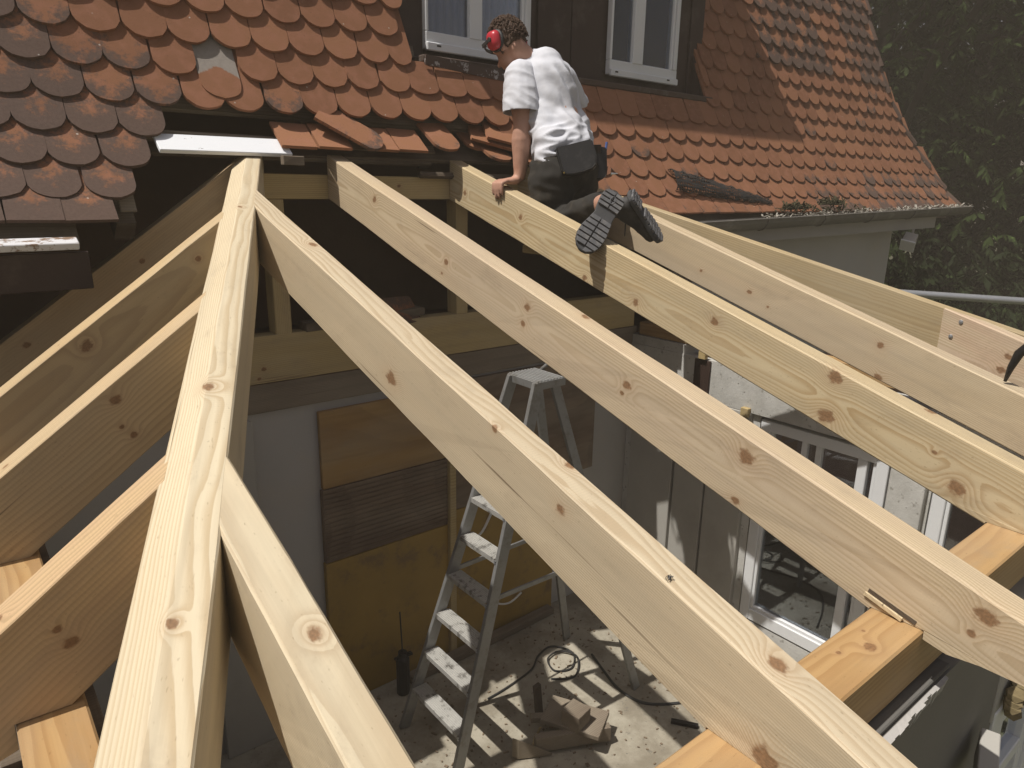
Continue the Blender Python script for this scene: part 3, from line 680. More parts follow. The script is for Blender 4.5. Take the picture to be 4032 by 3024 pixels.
panel((2.545, 3.75, -2.176), (3.9, 3.788, -1.25), 'plywood_sheet', M['ply_dark'], 'dark brown sheet on the back wall behind the stepladder top')
panel((2.49, 3.715, -3.318), (2.54, 3.765, -1.24), 'batten', wood('batten', seed=30, **YL), 'upright yellow batten between the two yellow panels', 'batten')
panel((.90, 3.72, -3.318), (1.20, 3.788, -1.25), 'wall_board', M['grey_wall'], 'narrow grey board at the left end of the white back wall', 'board')
solo(MB().bar((2.1, 3.66, -3.29), (3.45, 3.70, -3.29), .08, .05), 'floor_plank', M['old_grey_wood'], 'grey plank on the floor along the foot of the back wall', 'plank')
# left wall under the plate
tag(MB().box((-.10, .30, -3.6), (.125, 3.45, -1.20)).build('left_wall', M['wall_concrete']), 'grey concrete wall under the left plate', 'wall')
solo(MB().box((-.06, .62, -1.198), (.135, 3.5, -1.167)), 'sill_strip', M['old_wood'], 'dark packing strip between left plate and grey wall', 'board')
# ------------------------------------------------------------------ right wall with french doors
rw = MB()
rw.box((4.30, .5, -1.50), (4.56, 3.788, -1.195)); rw.box((4.305, 3.235, -1.195), (4.56, 3.788, -1.125)); rw.box((4.33, 2.56, -3.6), (4.56, 3.788, -1.50)); rw.box((4.33, 1.42, -3.6), (4.56, 1.66, -1.50)); rw.box((4.33, .5, -3.6), (4.56, .66, -1.50)); rw.box((4.33, .66, -3.6), (4.56, 2.56, -3.10))
rwall = tag(rw.build('right_wall', M['wall_concrete']), 'rough grey concrete wall with french doors on the right of the bay', 'wall')
def sub(mb, name, m, par, bev=0):
    o = mb.build(name, m, None, bev); o.parent = par; o.matrix_parent_inverse = par.matrix_world.inverted(); return o
for i, (ya, yb) in enumerate(((3.26, 3.70), (2.955, 3.235), (2.62, 2.935))):
    solo(MB().box((4.29, ya, -3.318), (4.329, yb, -1.504)), 'wall_board', M['grey_wall'], ('grey wall board beside the back corner of the bay', 'middle grey upright wall board left of the french door', 'grey upright wall board next to the french door')[i], 'board', .004, 'grey upright boards left of the french door')
solo(MB().box((4.285, 2.985, -1.50), (4.2995, 3.125, -1.20)), 'wall_strip', M['dark_wood'], 'short dark brown upright strip on the sunny concrete lintel', 'post')  # thin dark upright strip on the lintel face
for y, z, lab in ((3.05, -1.16, 'small wood block on the lintel beside the dark post'), (2.655, -1.50, 'pale wooden peg stuck in the concrete lintel')):
    solo(MB().box((4.26, y - .03, z - .03), (4.299, y + .03, z + .035)), 'wood_block', wood('block' + lab[:3], seed=y, **YL), lab, 'block')
def french(ya, yb, zb, zt, label, split, trans, bars):
    root = empty('french_door', (4.34, (ya + yb) / 2, zb)); tag(root, label, 'door')
    def p(mb, n, m, bv=.004):
        o = mb.build(n, m, None, bv); o.parent = root; o.matrix_parent_inverse = Matrix.Translation(-root.location); return o
    x0, x1 = 4.322, 4.39; fw = .075
    m = MB(); m.box((x0, ya, zb), (x1, ya + fw, zt)); m.box((x0, yb - fw, zb), (x1, yb, zt)); m.box((x0 + .001, ya + fw, zb), (x1, yb - fw, zb + .09)); m.box((x0 + .001, ya + fw, zt - fw), (x1, yb - fw, zt)); p(m, 'door_frame', M['upvc'])
    m = MB(); a, b = ya + fw, yb - fw; i0 = .022
    m.box((x0 + .014, a, zb + .09), (x1 - .01, a + i0, zt - fw)); m.box((x0 + .014, b - i0, zb + .09), (x1 - .01, b, zt - fw)); m.box((x0 + .015, a + i0, zb + .09), (x1 - .01, b - i0, zb + .115)); p(m, 'glazing_bead', M['upvc'], .003)
    for y in split: p(MB().box((x0 + .004, y - .03, zb + .09), (x1 - .005, y + .03, zt - fw)), 'mullion', M['upvc'])
    for z in trans: p(MB().box((x0 + .006, a, z - .025), (x1 - .006, b, z + .025)), 'transom', M['upvc'])
    for y, z0, z1 in bars: p(MB().box((x0 + .008, y - .02, z0), (x1 - .02, y + .02, z1)), 'glazing_bar', M['upvc'], .003)
    p(MB().box((x0 + .04, a, zb + .09), (x0 + .046, b, zt - fw)), 'pane', M['glass'], 0)
french(1.67, 2.55, -3.085, -1.53, 'white french door with glazing bars in the middle of the right wall', (1.83,), (-1.98,), ((2.22, -1.955, -1.605), (2.02 + .1, -1.955, -1.605)))
french(.67, 1.41, -3.085, -1.53, 'second white french door nearer the front corner of the right wall', (), (-2.05,), ())
solo(MB().box((4.285, 1.44, -3.318), (4.329, 1.64, -1.504)), 'pier_board', M['wall_concrete'], 'pale grey pier board between the two french doors', 'board')
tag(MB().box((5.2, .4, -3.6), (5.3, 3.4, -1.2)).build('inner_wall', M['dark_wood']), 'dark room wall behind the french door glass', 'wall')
# ------------------------------------------------------------------ front wall below the plate, seen from outside
tag(MB().box((-.10, .50, -3.6), (2.42, .64, -1.195)).build('front_wall', simple('dark render', (.20, .19, .17), .9, .15, 3, 50, .3)), 'dark grey outer wall face below the front plate', 'wall')
lg = MB(); random.seed(3)
pts = 34
for i in range(pts):
    xa = 1.0 + .86 * i / pts; xb = 1.0 + .86 * (i + 1) / pts; o_ = .008 + .011 * math.sin(math.pi * min(1, i / pts * 1.15)) + random.uniform(-.003, .004)
    lg.prism([(xa, .499, -1.192), (xa, .499 - o_, -1.194 - random.random() * .004), (xa, .499 - o_ * .3, -1.225 - random.random() * .02), (xa, .499, -1.24)], [(xb, .499, -1.192), (xb, .499 - o_, -1.195), (xb, .499 - o_ * .3, -1.225), (xb, .499, -1.24)])
solo(lg, 'plaster_edge', M['plaster'], 'ragged white plaster edge in sun below the front plate', 'plaster edge', 0)
solo(MB().box((.9, .503, -1.19), (1.9, .56, -1.178)), 'foam_strip', simple('grey strip', (.13, .125, .115), .9, .2), 'grey strip on the wall top behind the white plaster edge', 'strip')
def front_window():
    root = empty('front_window', (3.0, .52, -3.0)); tag(root, 'white framed front window at the lower right corner of the photo', 'window')
    def p(mb, n, m, bv=.004):
        o = mb.build(n, m, None, bv); o.parent = root; o.matrix_parent_inverse = Matrix.Translation(-root.location); return o
    m = MB(); m.box((2.42, .49, -3.5), (2.53, .56, -1.60)); m.box((2.53, .491, -1.69), (4.2, .56, -1.60)); m.box((3.0, .492, -3.5), (3.08, .56, -1.69)); p(m, 'window_frame', M['upvc'])
    m = MB(); m.box((2.55, .505, -3.4), (2.60, .55, -1.69)); m.box((2.94, .505, -3.4), (3.0, .55, -1.69)); m.box((2.60, .506, -2.05), (2.94, .55, -1.99)); p(m, 'sash', M['upvc'])
    p(MB().box((2.53, .53, -3.5), (3.0, .536, -1.69)), 'pane', M['glass'], 0)
front_window()
solo(MB().box((2.40, .495, -1.63), (4.3, .66, -1.24)), 'front_lintel', M['grey_wall'], 'grey lintel above the front window', 'lintel')
fm = MB(); random.seed(5)
for i in range(40):
    p = V((2.45 + random.random() * .30, .485, -1.56 + random.gauss(0, .03))); fm.tube([p, p + V((.01, -.02, 0)), p + V((.02, .0, -.01))], [.012, .028, .010], 6)
solo(fm, 'foam_bead', simple('old foam', (.20, .155, .08), .9, .3, 20, 60, .5), 'dried brown foam bead above the front window frame', 'foam', 0)
solo(MB().bar((2.05, .40, -1.63), (2.25, .46, -1.60), .05, .12), 'ledge_board', M['grey_wall'], 'pale grey board end low outside the front wall', 'board')

# ------------------------------------------------------------------ step ladder
lad = empty('stepladder', (2.4, 3.0, -3.32)); tag(lad, 'aluminium stepladder with dirty treads standing inside the bay', 'stepladder')
def lp(mb, n, m, bv=.002, smooth=False):
    o = mb.build(n, m, None, bv, 0, smooth); o.parent = lad; o.matrix_parent_inverse = Matrix.Translation(-lad.location); return o
T = V((2.50, 0, -1.055)); B = V((1.858, 0, -3.315))
def ly(z, rt): 
    t = (z + 1.055) / (-3.315 + 1.055)
    return 2.852 + (2.746 - 2.852) * t if rt else 3.075 + (3.315 - 3.075) * t
def lx(z): return 2.50 + (1.858 - 2.50) * (z + 1.055) / (-2.26)
for rt in (1, 0):
    lp(MB().bar((lx(-1.05), ly(-1.05, rt), -1.05), (lx(-3.315), ly(-3.315, rt), -3.315), .072, .026, (0, 1, 0)), 'front_stile', M['alu'])
    y0, y1 = (2.90, 2.66) if rt else (3.05, 3.36)
    lp(MB().bar((2.66, y0, -1.06), (3.31, y1, -3.315), .06, .024, (0, 1, 0)), 'rear_leg', M['alu'])
for i, z in enumerate((-1.305, -1.54, -1.775, -2.015, -2.262, -2.515, -2.768, -3.02)):
    m = MB(); xa = lx(z); m.box((xa - .045, ly(z, 1) + .015, z - .028), (xa - .041, ly(z, 0) - .015, z + .002)); m.box((xa - .041, ly(z, 1) + .015, z - .004), (xa + .055, ly(z, 0) - .015, z))
    for q in range(7): m.box((xa - .036 + q * .0125, ly(z, 1) + .018, z), (xa - .029 + q * .0125, ly(z, 0) - .018, z + .0035))
    t = lp(m, 'tread', M['tread'], 0)
    for q in (-.008, -.022):
        o = MB().tube([(xa - .045, ly(z, 1) + .006, z + q), (xa - .050, ly(z, 1) + .004, z + q)], .006, 6).build('rivet', M['galv']); o.parent = t
m = MB(); m.box((2.485, 2.838, -1.085), (2.70, 3.105, -1.04))
for q in range(9): m.box((2.49 + q * .0232, 2.842, -1.04), (2.503 + q * .0232, 3.10, -1.034))
pt = lp(m, 'platform', M['alu'], .002)
lp(MB().tube([(2.72, 2.87, -1.06), (2.80, 2.90, -.99), (2.84, 2.98, -.97), (2.80, 3.06, -.99), (2.72, 3.09, -1.06)], .012, 8), 'hinge_bow', M['alu'], 0, True)
for y in (2.85, 2.865):
    lp(MB().tube([(2.486, 2.846, -1.055 - (y - 2.85)), (2.481, 2.846, -1.055 - (y - 2.85))], .006, 6), 'rivet', M['galv'], 0)
for rt in (1, 0): lp(MB().bar((2.16, ly(-2.25, rt), -2.25), (2.99, 2.78 if rt else 3.22, -2.25), .012, .03, (0, 0, 1)), 'spreader_bar', M['alu'])
# ------------------------------------------------------------------ things on the floor
def cable(pts, r=.007, n=60):
    P = [V(p) for p in pts]; out = []
    for i in range(len(P) - 1):
        p0 = P[max(0, i - 1)]; p1 = P[i]; p2 = P[i + 1]; p3 = P[min(len(P) - 1, i + 2)]
        for k in range(10):
            t = k / 10; out.append(.5 * ((2 * p1) + (p2 - p0) * t + (2 * p0 - 5 * p1 + 4 * p2 - p3) * t * t + (3 * p1 - p0 - 3 * p2 + p3) * t ** 3))
    return MB().tube(out + [P[-1]], r, 6)
zf = -3.311
cpts = [(2.43, 3.19, zf), (2.6, 3.2, zf), (2.85, 3.24, zf), (3.0, 3.33, zf), (3.15, 3.35, zf), (3.22, 3.2, zf), (3.1, 3.08, zf), (2.98, 3.13, zf), (3.02, 3.25, zf + .01), (3.15, 3.26, zf + .01), (3.2, 3.13, zf + .014), (3.05, 3.0, zf), (2.9, 3.08, zf)]
solo(cable(cpts), 'floor_cable', M['cable'], 'black cable coiled on the shaded floor behind the stepladder', 'cable', 0)
solo(cable([(3.32, 3.1, zf), (3.25, 2.9, zf), (3.2, 2.72, zf), (3.22, 2.55, zf), (3.32, 2.44, zf), (3.5, 2.34, zf), (3.75, 2.25, zf)], .009), 'floor_cable', M['cable'], 'grey hose curving into the sunny patch beside the ladder rear leg', 'hose', 0)
solo(cable([(2.75, 3.70, -2.85), (2.85, 3.66, -2.98), (2.95, 3.62, -3.0), (3.05, 3.6, -2.94)], .008), 'strap', M['white_plastic'], 'pale plastic strap curling by the yellow panel behind the ladder', 'strap', 0)
solo(cable([(2.66, 3.70, -2.42), (2.72, 3.66, -2.36), (2.80, 3.66, -2.24)], .009), 'strap', M['white_plastic'], 'short upright pale strip beside the ladder stile', 'strap', 0)
PW = wood('offcut', seed=40, **YL)
Mz = lambda x, y, z, a: Matrix.Translation((x, y, z)) @ Matrix.Rotation(R(a), 4, 'Z')
solo(MB().box((-.065, -.065, 0), (.065, .065, .10), Mz(2.63, 2.56, -3.169, 12)), 'wood_offcut', M['old_grey_wood'], 'square beam offcut standing on the plank trestle on the floor', 'offcut')  # grey-brown wood colour stands in for the shade on this offcut
tr = empty('floor_trestle', (2.6, 2.55, -3.32)); tag(tr, 'low dark plank trestle under the beam offcut on the sunny floor', 'trestle')
def tp(mb, n, m):
    o = mb.build(n, m, None, .003); o.parent = tr; o.matrix_parent_inverse = Matrix.Translation(-tr.location); return o
tp(MB().bar((2.37, 2.64, -3.24), (2.80, 2.43, -3.24), .05, .10), 'plank', M['old_grey_wood']); tp(MB().bar((2.47, 2.80, -3.22), (2.74, 2.62, -3.22), .05, .04), 'plank', M['old_grey_wood'])
tp(MB().bar((2.58, 2.77, -3.185), (2.76, 2.44, -3.185), .24, .03), 'top_board', M['old_grey_wood'])
tp(MB().bar((2.56, 2.85, -3.05), (2.60, 2.86, -3.315), .05, .03, (0, 1, 0)), 'upright', M['old_wood'])
solo(MB().prism([(2.24, 2.70, -3.31), (2.44, 2.56, -3.31), (2.26, 2.66, -3.31)], [(2.24, 2.70, -3.17), (2.44, 2.56, -3.29), (2.26, 2.66, -3.17)]), 'wood_wedge', M['old_grey_wood'], 'grey wooden wedge in the light stripe below the ladder foot', 'wedge', .002)
solo(MB().bar((2.41, 2.70, -3.31), (2.44, 2.67, -3.18), .02, .006, (0, 1, 0)).bar((2.40, 2.68, -3.30), (2.45, 2.72, -3.28), .02, .02), 'splinter', PW, 'yellow wood splinter standing in a sun stripe on the floor', 'splinter')
solo(MB().bar((3.24, 2.30, -3.305), (3.34, 2.16, -3.305), .028, .028), 'steel_tube', M['black_steel'], 'short dark square tube on the sunny floor near the front plate', 'tube')
m = MB(); m.tube([(2.02, 3.60, -3.315), (2.02, 3.60, -3.05), (2.02, 3.60, -3.03), (2.02, 3.60, -3.0)], [.045, .045, .03, .03], 14); m.box((1.965, 3.585, -3.045), (2.09, 3.615, -3.03)); m.tube([(2.02, 3.6, -3.0), (2.015, 3.61, -2.70)], .005, 6)
solo(m, 'caulking_cartridge', M['black_steel'], 'dark cartridge with long thin nozzle standing by the yellow panel', 'cartridge', 0, smooth=False)
ch = MB(); random.seed(9)
for i in range(900):
    x = random.uniform(1.2, 4.2); y = random.uniform(1.0, 3.65); a = random.random() * 6.3; L = random.uniform(.006, .03) * (1.5 if i % 12 == 0 else .8)
    ch.bar((x, y, -3.316), (x + math.cos(a) * L, y + math.sin(a) * L, -3.315), random.uniform(.004, .014), .005)
tag(ch.build('floor_crumbs', simple('crumbs', (.20, .15, .10), .9, .5, 60)), 'dark crumbs and chips scattered on the concrete floor', kind='stuff')
# ------------------------------------------------------------------ right background: pole, lantern, netting
solo(MB().tube([(4.75, 2.958, -.658), (5.3, 2.45, -.69), (6.6, 1.25, -.765), (9.0, -.965, -.903)], .027, 14), 'scaffold_tube', M['galv'], 'galvanised scaffold tube in front of the dark trees', 'tube', 0, smooth=True)
solo(MB().tube([(8.9, -.93, -3.62), (8.9, -.93, .6)], .027, 12), 'scaffold_post', M['galv'], 'upright scaffold post at the right end of the scaffold tube', 'post', 0, smooth=True)
lan = empty('lantern', (7.95, 3.25, -.46)); tag(lan, 'small grey box lamp hanging under the right eave', 'lamp')
def np_(mb, n, m):
    o = mb.build(n, m, None, .003); o.parent = lan; o.matrix_parent_inverse = Matrix.Translation(-lan.location); return o
ML = Matrix.Translation((7.95, 3.25, -.47)) @ Matrix.Rotation(R(38), 4, 'Y') @ Matrix.Rotation(R(20), 4, 'Z')
np_(MB().box((-.085, -.06, -.05), (.085, .06, .05), ML), 'lamp_body', M['fascia']); np_(MB().box((-.095, -.07, -.066), (.095, .07, -.0505), ML), 'lamp_rim', M['upvc']); np_(MB().bar((8.0, 3.25, -.40), (8.0, 3.25, -.34), .02, .02, (1, 0, 0)), 'bracket', M['fascia'])
# black netting roll lying on the tiles above the gutter
N = NT('black netting'); P = N.n('UVMap', {}, 0)
g1 = N.n('TexChecker', {}, 0)
sx_ = N.n('SeparateXYZ', {0: P}, None)
fa = N.math('FRACT', N.math('MULTIPLY', sx_.outputs[0], 46)); fb = N.math('FRACT', N.math('MULTIPLY', sx_.outputs[1], 16))
lines = N.math('MAXIMUM', N.math('LESS_THAN', fa, .38), N.math('LESS_THAN', fb, .42))
nz = N.ss(N.noise(P, 5, 3), .50, .58); lines = N.math('MAXIMUM', lines, nz)
bs = N.n('BsdfPrincipled', {'Base Color': (.025, .024, .023, 1), 'Roughness': .6}); tr_ = N.n('BsdfTransparent', {})
N.t.links.new(N.n('MixShader', {0: lines, 1: tr_, 2: bs}), N.out.inputs[0]); M['net'] = N.m
me = bpy.data.meshes.new('netting'); vs = []; fs = []; uv = []
A_, B_ = V((4.42, 3.585, .070)), V((5.62, 3.465, -.095)); d = (B_ - A_).normalized(); a = V((0, -.8, .6)); a = (a - d * a.dot(d)).normalized(); b = d.cross(a)
nu, nv = 40, 12
for i in range(nu + 1):
    t = i / nu; p = A_.lerp(B_, t); rad = .085 * (1 - .8 * t ** 1.5) + .006 * math.sin(i * 1.7)
    for k in range(nv + 1):
        th = 2 * math.pi * k / nv * 1.0; vs.append(p + (a * math.sin(th) * .45 + b * math.cos(th) * 1.15) * rad + a * .018 + V((0, 0, .005 * math.sin(k * 2 + i)))); uv.append((t, k / nv))
for i in range(nu):
    for k in range(nv): q = i * (nv + 1) + k; fs.append((q, q + 1, q + nv + 2, q + nv + 1))
me.from_pydata([tuple(p) for p in vs], [], fs); ul = me.uv_layers.new(name='UVMap')
for lpz in me.loops: ul.data[lpz.index].uv = uv[lpz.vertex_index]
for p in me.polygons: p.use_smooth = True
tag(link('net_roll', me, M['net']), 'rolled black garden netting lying on the tiles above the gutter', 'netting')
# clamp / hook at the right edge
m = MB(); cp = [(3.275, .888, -.718), (3.275, .878, -.66), (3.28, .862, -.60), (3.285, .835, -.565), (3.29, .79, -.545), (3.29, .70, -.545), (3.29, .6, -.56)]
m.tube(cp, [.006, .013, .018, .020, .021, .021, .02], 8)
solo(m, 'steel_claw', M['black_steel'], 'dark curved steel claw resting on the jack rafter at the right edge', 'tool', 0, smooth=True)
# fly
fl = empty('fly', (1.054, .783, -.757)); tag(fl, 'small black fly sitting on the front pale rafter', 'fly')
def fp(mb, n, m, sm=True):
    o = mb.build(n, m, None, 0, 0, sm); o.parent = fl; o.matrix_parent_inverse = Matrix.Translation(-fl.location); return o
fd = V((.2, .9, .28)).normalized() * .62; fc = V((1.054, .783, -.753))
fp(MB().tube([fc - fd * .007, fc - fd * .004, fc, fc + fd * .004, fc + fd * .006, fc + fd * .008], [.0008, .0028, .0032, .0028, .0016, .0022], 8), 'fly_body', M['cable'])
for sg in (-1, 1):
    fp(MB().prism([fc + V((0, 0, .003)), fc - fd * .010 + V((sg * .006, 0, .003)), fc - fd * .006 + V((sg * .009, 0, .003))], [fc + V((0, 0, .0034)), fc - fd * .010 + V((sg * .006, 0, .0034)), fc - fd * .006 + V((sg * .009, 0, .0034))]), 'wing', M['zinc'], False)
    lg_ = MB()
    for q in (-.003, .001, .004): lg_.tube([fc + fd * q, fc + fd * q * 1.6 + V((sg * .006, 0, .002)), fc + fd * q * 2 + V((sg * .009, 0, -.0045))], .0005, 4)
    fp(lg_, 'legs', M['cable'], False)
house.scale = (1.04,) * 3; house.location = house.location * 1.04
# ------------------------------------------------------------------ the worker
def capsule(m, p, q, r0, r1, n=14):
    p = V(p); q = V(q); d = (q - p).normalized(); pts = []; rr = []
    for i in range(5):
        t = math.pi / 2 * (1 - i / 4); pts.append(p - d * r0 * math.sin(t)); rr.append(max(.0006, r0 * math.cos(t)))
    for i in range(5):
        t = math.pi / 2 * i / 4; pts.append(q + d * r1 * math.sin(t)); rr.append(max(.0006, r1 * math.cos(t)))
    m.tube(pts, rr, n)
def ellip(m, c, ax, n=16):
    """ellipsoid, ax = three half-axis vectors"""
    b = len(m.v); c = V(c); a0, a1, a2 = (V(a) for a in ax)
    for i in range(n + 1):
        t = math.pi * i / n; st = max(.02, math.sin(t))
        for k in range(n): p = 2 * math.pi * k / n; m.v.append(c + a0 * math.cos(p) * st + a1 * math.sin(p) * st + a2 * math.cos(t))
    for i in range(n):
        for k in range(n): m.f.append((b + i * n + k, b + i * n + (k + 1) % n, b + (i + 1) * n + (k + 1) % n, b + (i + 1) * n + k))
    m.f.append(tuple(b + k for k in reversed(range(n)))); m.f.append(tuple(b + n * n + k for k in range(n)))
def fuse(m, voxel, it=3, name='blob'):
    ob = bpy.data.objects.new('tmp', m.mesh('tmp')); COL.objects.link(ob)
    md = ob.modifiers.new('r', 'REMESH'); md.mode = 'VOXEL'; md.voxel_size = voxel
    dg = bpy.context.evaluated_depsgraph_get(); me = bpy.data.meshes.new_from_object(ob.evaluated_get(dg))
    bpy.data.objects.remove(ob); me.name = name
    bm = bmesh.new(); bm.from_mesh(me)
    for _ in range(it): bmesh.ops.smooth_vert(bm, verts=bm.verts, factor=.5, use_axis_x=True, use_axis_y=True, use_axis_z=True)
    for f in bm.faces: f.smooth = True
    bm.to_mesh(me); bm.free(); me.update(); return me
def displace(me, fn):
    ns = [v.normal.copy() for v in me.vertices]
    for v, n in zip(me.vertices, ns): v.co = v.co + n * fn(v.co, n)
    me.update()
def cutplane(me, c, n, rad):
    bm = bmesh.new(); bm.from_mesh(me); c = V(c); n = V(n)
    fs = [f for f in bm.faces if (f.calc_center_median() - c).length < rad]
    gs = list({v for f in fs for v in f.verts}) + list({e for f in fs for e in f.edges}) + fs
    bmesh.ops.bisect_plane(bm, geom=gs, plane_co=c, plane_no=n, clear_outer=True)
    bm.to_mesh(me); bm.free(); me.update()
man = empty('person', (2.85, 3.1, -.22)); tag(man, 'kneeling worker in white t-shirt, dark trousers and boots, leaning on a rafter', 'person')
def att(o, par=None):
    o.parent = par or man
    if par is None: o.matrix_parent_inverse = Matrix.Translation(-man.location)
    return o
HC = V((2.715, 3.43, .785)); HF = V((-.10, .80, -.60)).normalized(); HX = V((.98, .16, .03)); HX = (HX - HF * HX.dot(HF)).normalized(); HU = HX.cross(HF)
NECK = V((2.82, 3.36, .715))
SHL, ELL, WRL = V((2.70, 3.31, .60)), V((2.682, 3.25, .335)), V((2.660, 3.24, .066))
SHR, ELR, WRR = V((3.11, 3.37, .645)), V((3.285, 3.40, .38)), V((3.30, 3.48, .20))
b = MB()
ellip(b, HC + HU * .012, (HX * .078, HF * .098, HU * .118)); ellip(b, HC + HF * .045 - HU * .06, (HX * .058, HF * .062, HU * .07))
capsule(b, HC + HF * .10 - HU * .03, HC + HF * .122 - HU * .045, .012, .014)                     # nose
ellip(b, HC + HF * .085 - HU * .088, (HX * .03, HF * .022, HU * .012))                           # lips
ellip(b, HC + HF * .06 - HU * .118, (HX * .032, HF * .03, HU * .02))                             # chin
for sg in (-1, 1): 
    ellip(b, HC + HX * sg * .080 - HU * .03 - HF * .004, (HX * .012, HF * .022, HU * .036)); ellip(b, HC + HX * sg * .033 + HF * .085 + HU * .012, (HX * .016, HF * .012, HU * .010))
capsule(b, HC - HF * .03 - HU * .06, NECK + V((.0, .0, -.03)), .058, .066)
capsule(b, NECK - V((0, -.01, .11)), (2.90, 3.25, .40), .09, .12); capsule(b, (2.90, 3.22, .40), (2.86, 3.1, .16), .13, .14)
capsule(b, SHL, (2.82, 3.33, .62), .052, .06); capsule(b, SHR, (2.95, 3.36, .63), .052, .06)
capsule(b, SHL, SHL.lerp(ELL, .5), .060, .062); capsule(b, SHL.lerp(ELL, .5), ELL, .062, .052)
capsule(b, ELL, ELL.lerp(WRL, .3), .052, .059); capsule(b, ELL.lerp(WRL, .3), WRL, .058, .035)
capsule(b, SHR, ELR, .06, .050); capsule(b, ELR, WRR, .052, .034)
# left hand: palm flat on the rafter top, fingers bent down over its left edge
capsule(b, WRL, (2.635, 3.245, .045), .029, .027)
for k in range(4):
    yk = 3.218 + k * .021; capsule(b, (2.628, 3.228 + k * .012, .038), (2.545, yk, .030), .022, .015, 10)
FT = ((.030, -.002, -.030), (.024, -.006, -.052), (.020, -.004, -.058), (.018, -.002, -.045))
for k, dz in enumerate((-.052, -.066, -.070, -.050)):
    yk = 3.208 + k * .0245; kn = V((2.542, yk + .002, .032)); m1 = V((2.507, yk, .022 - k * .001)); m2 = V((2.5035, yk - .001, -.012)); tip = V((2.5075, yk - .002, .012 + dz))
    capsule(b, kn, m1, .0145, .0125, 8); capsule(b, m1, m2, .0125, .0115, 8); capsule(b, m2, tip, .0115, .0090, 8)
capsule(b, (2.628, 3.300, .036), (2.585, 3.325, .034), .016, .013, 8); capsule(b, (2.585, 3.325, .034), (2.548, 3.322, .030), .0125, .010, 8)
# right hand
for k in range(4): capsule(b, WRR + V((-.02 + k * .014, .02, -.03)), WRR + V((-.03 + k * .02, .07, -.08)), .016, .010, 8)
body = fuse(b, .0062, 3, 'body')
displace(body, lambda p, n: .0016 * mnoise.noise(p * 26) + .0022 * mnoise.noise(p * 11))
att(link('body', body, M['skin']))
# t-shirt
t = MB()
capsule(t, (2.79, 3.33, .605), (3.00, 3.36, .635), .085, .085); capsule(t, (2.83, 3.345, .69), (2.87, 3.34, .66), .072, .085); capsule(t, (2.85, 3.345, .68), (2.74, 3.325, .60), .066, .075); capsule(t, (2.85, 3.345, .69), (3.06, 3.37, .655), .07, .075); capsule(t, (2.88, 3.30, .66), (2.90, 3.25, .5), .11, .14)
capsule(t, (2.78, 3.33, .57), (2.81, 3.27, .38), .105, .12); capsule(t, (3.03, 3.36, .61), (3.02, 3.28, .38), .105, .115)
capsule(t, (2.88, 3.29, .58), (2.89, 3.22, .34), .155, .15); capsule(t, (2.815, 3.22, .38), (2.805, 3.13, .235), .12, .12); capsule(t, (3.0, 3.23, .36), (2.975, 3.15, .25), .12, .115)
capsule(t, (2.755, 3.08, .25), (2.695, 3.035, .11), .085, .055); capsule(t, (2.87, 3.17, .30), (2.87, 3.10, .21), .155, .15)
sl0, sl1 = V((2.712, 3.315, .595)), V((2.683, 3.26, .405)); sr0, sr1 = V((3.09, 3.365, .625)), V((3.215, 3.39, .49))
sh = fuse(t, .008, 6, 't_shirt')
t1 = MB(); capsule(t1, sl0, sl1, .088, .105); capsule(t1, sl0 + V((.05, .01, .01)), sl0, .085, .080); sle = fuse(t1, .008, 4)
t1 = MB(); capsule(t1, sr0, sr1, .080, .086); capsule(t1, sr0 + V((-.05, 0, .01)), sr0, .085, .08); sri = fuse(t1, .008, 4)
def folds(p, n):
    a = p.x - 2.88; bz = p.z - .45
    c = a * .80 + bz * .48 + .04 * mnoise.noise(p * 5)
    body_ = smooth(p.z, .22, .40) * (1 - smooth(p.z, .60, .72)) * smooth(p.x, 2.72, 2.80)
    d = .0105 * math.sin(c * 70 + 2.2 * mnoise.noise(p * 7)) * body_ * (.4 + .6 * abs(mnoise.noise(p * 4 + V((3, 1, 2)))) * 2)
    low = 1 - smooth(p.z, .27, .42)
    q = V((p.x * 7 + p.z * 5, p.y * 7, p.z * 19 - p.x * 6))
    d += .022 * low * (1 - 2.2 * abs(mnoise.noise(q))) * (1 if p.z > .12 else .5)
    slv = (1 - smooth(p.x, 2.70, 2.78)) * smooth(p.z, .36, .45)
    d += .006 * slv * (1 - 2 * abs(mnoise.noise(V((p.x * 8, p.y * 8, p.z * 22 + p.x * 9)))))
    return d + .004 * mnoise.noise(p * 9)
displace(sh, folds)
displace(sle, folds); displace(sri, folds)
cutplane(sle, (2.683, 3.26, .405), (-.05, -.10, -1), 9); cutplane(sri, sr1, (.42, .12, -.9), 9)
bm = bmesh.new(); bm.from_mesh(sh); bm.from_mesh(sle); bm.from_mesh(sri); bm.to_mesh(sh); bm.free()
for p in sh.polygons: p.use_smooth = True
o = att(link('t_shirt', sh, M['shirt'])); md = o.modifiers.new('thick', 'SOLIDIFY'); md.thickness = .004; md.offset = 0
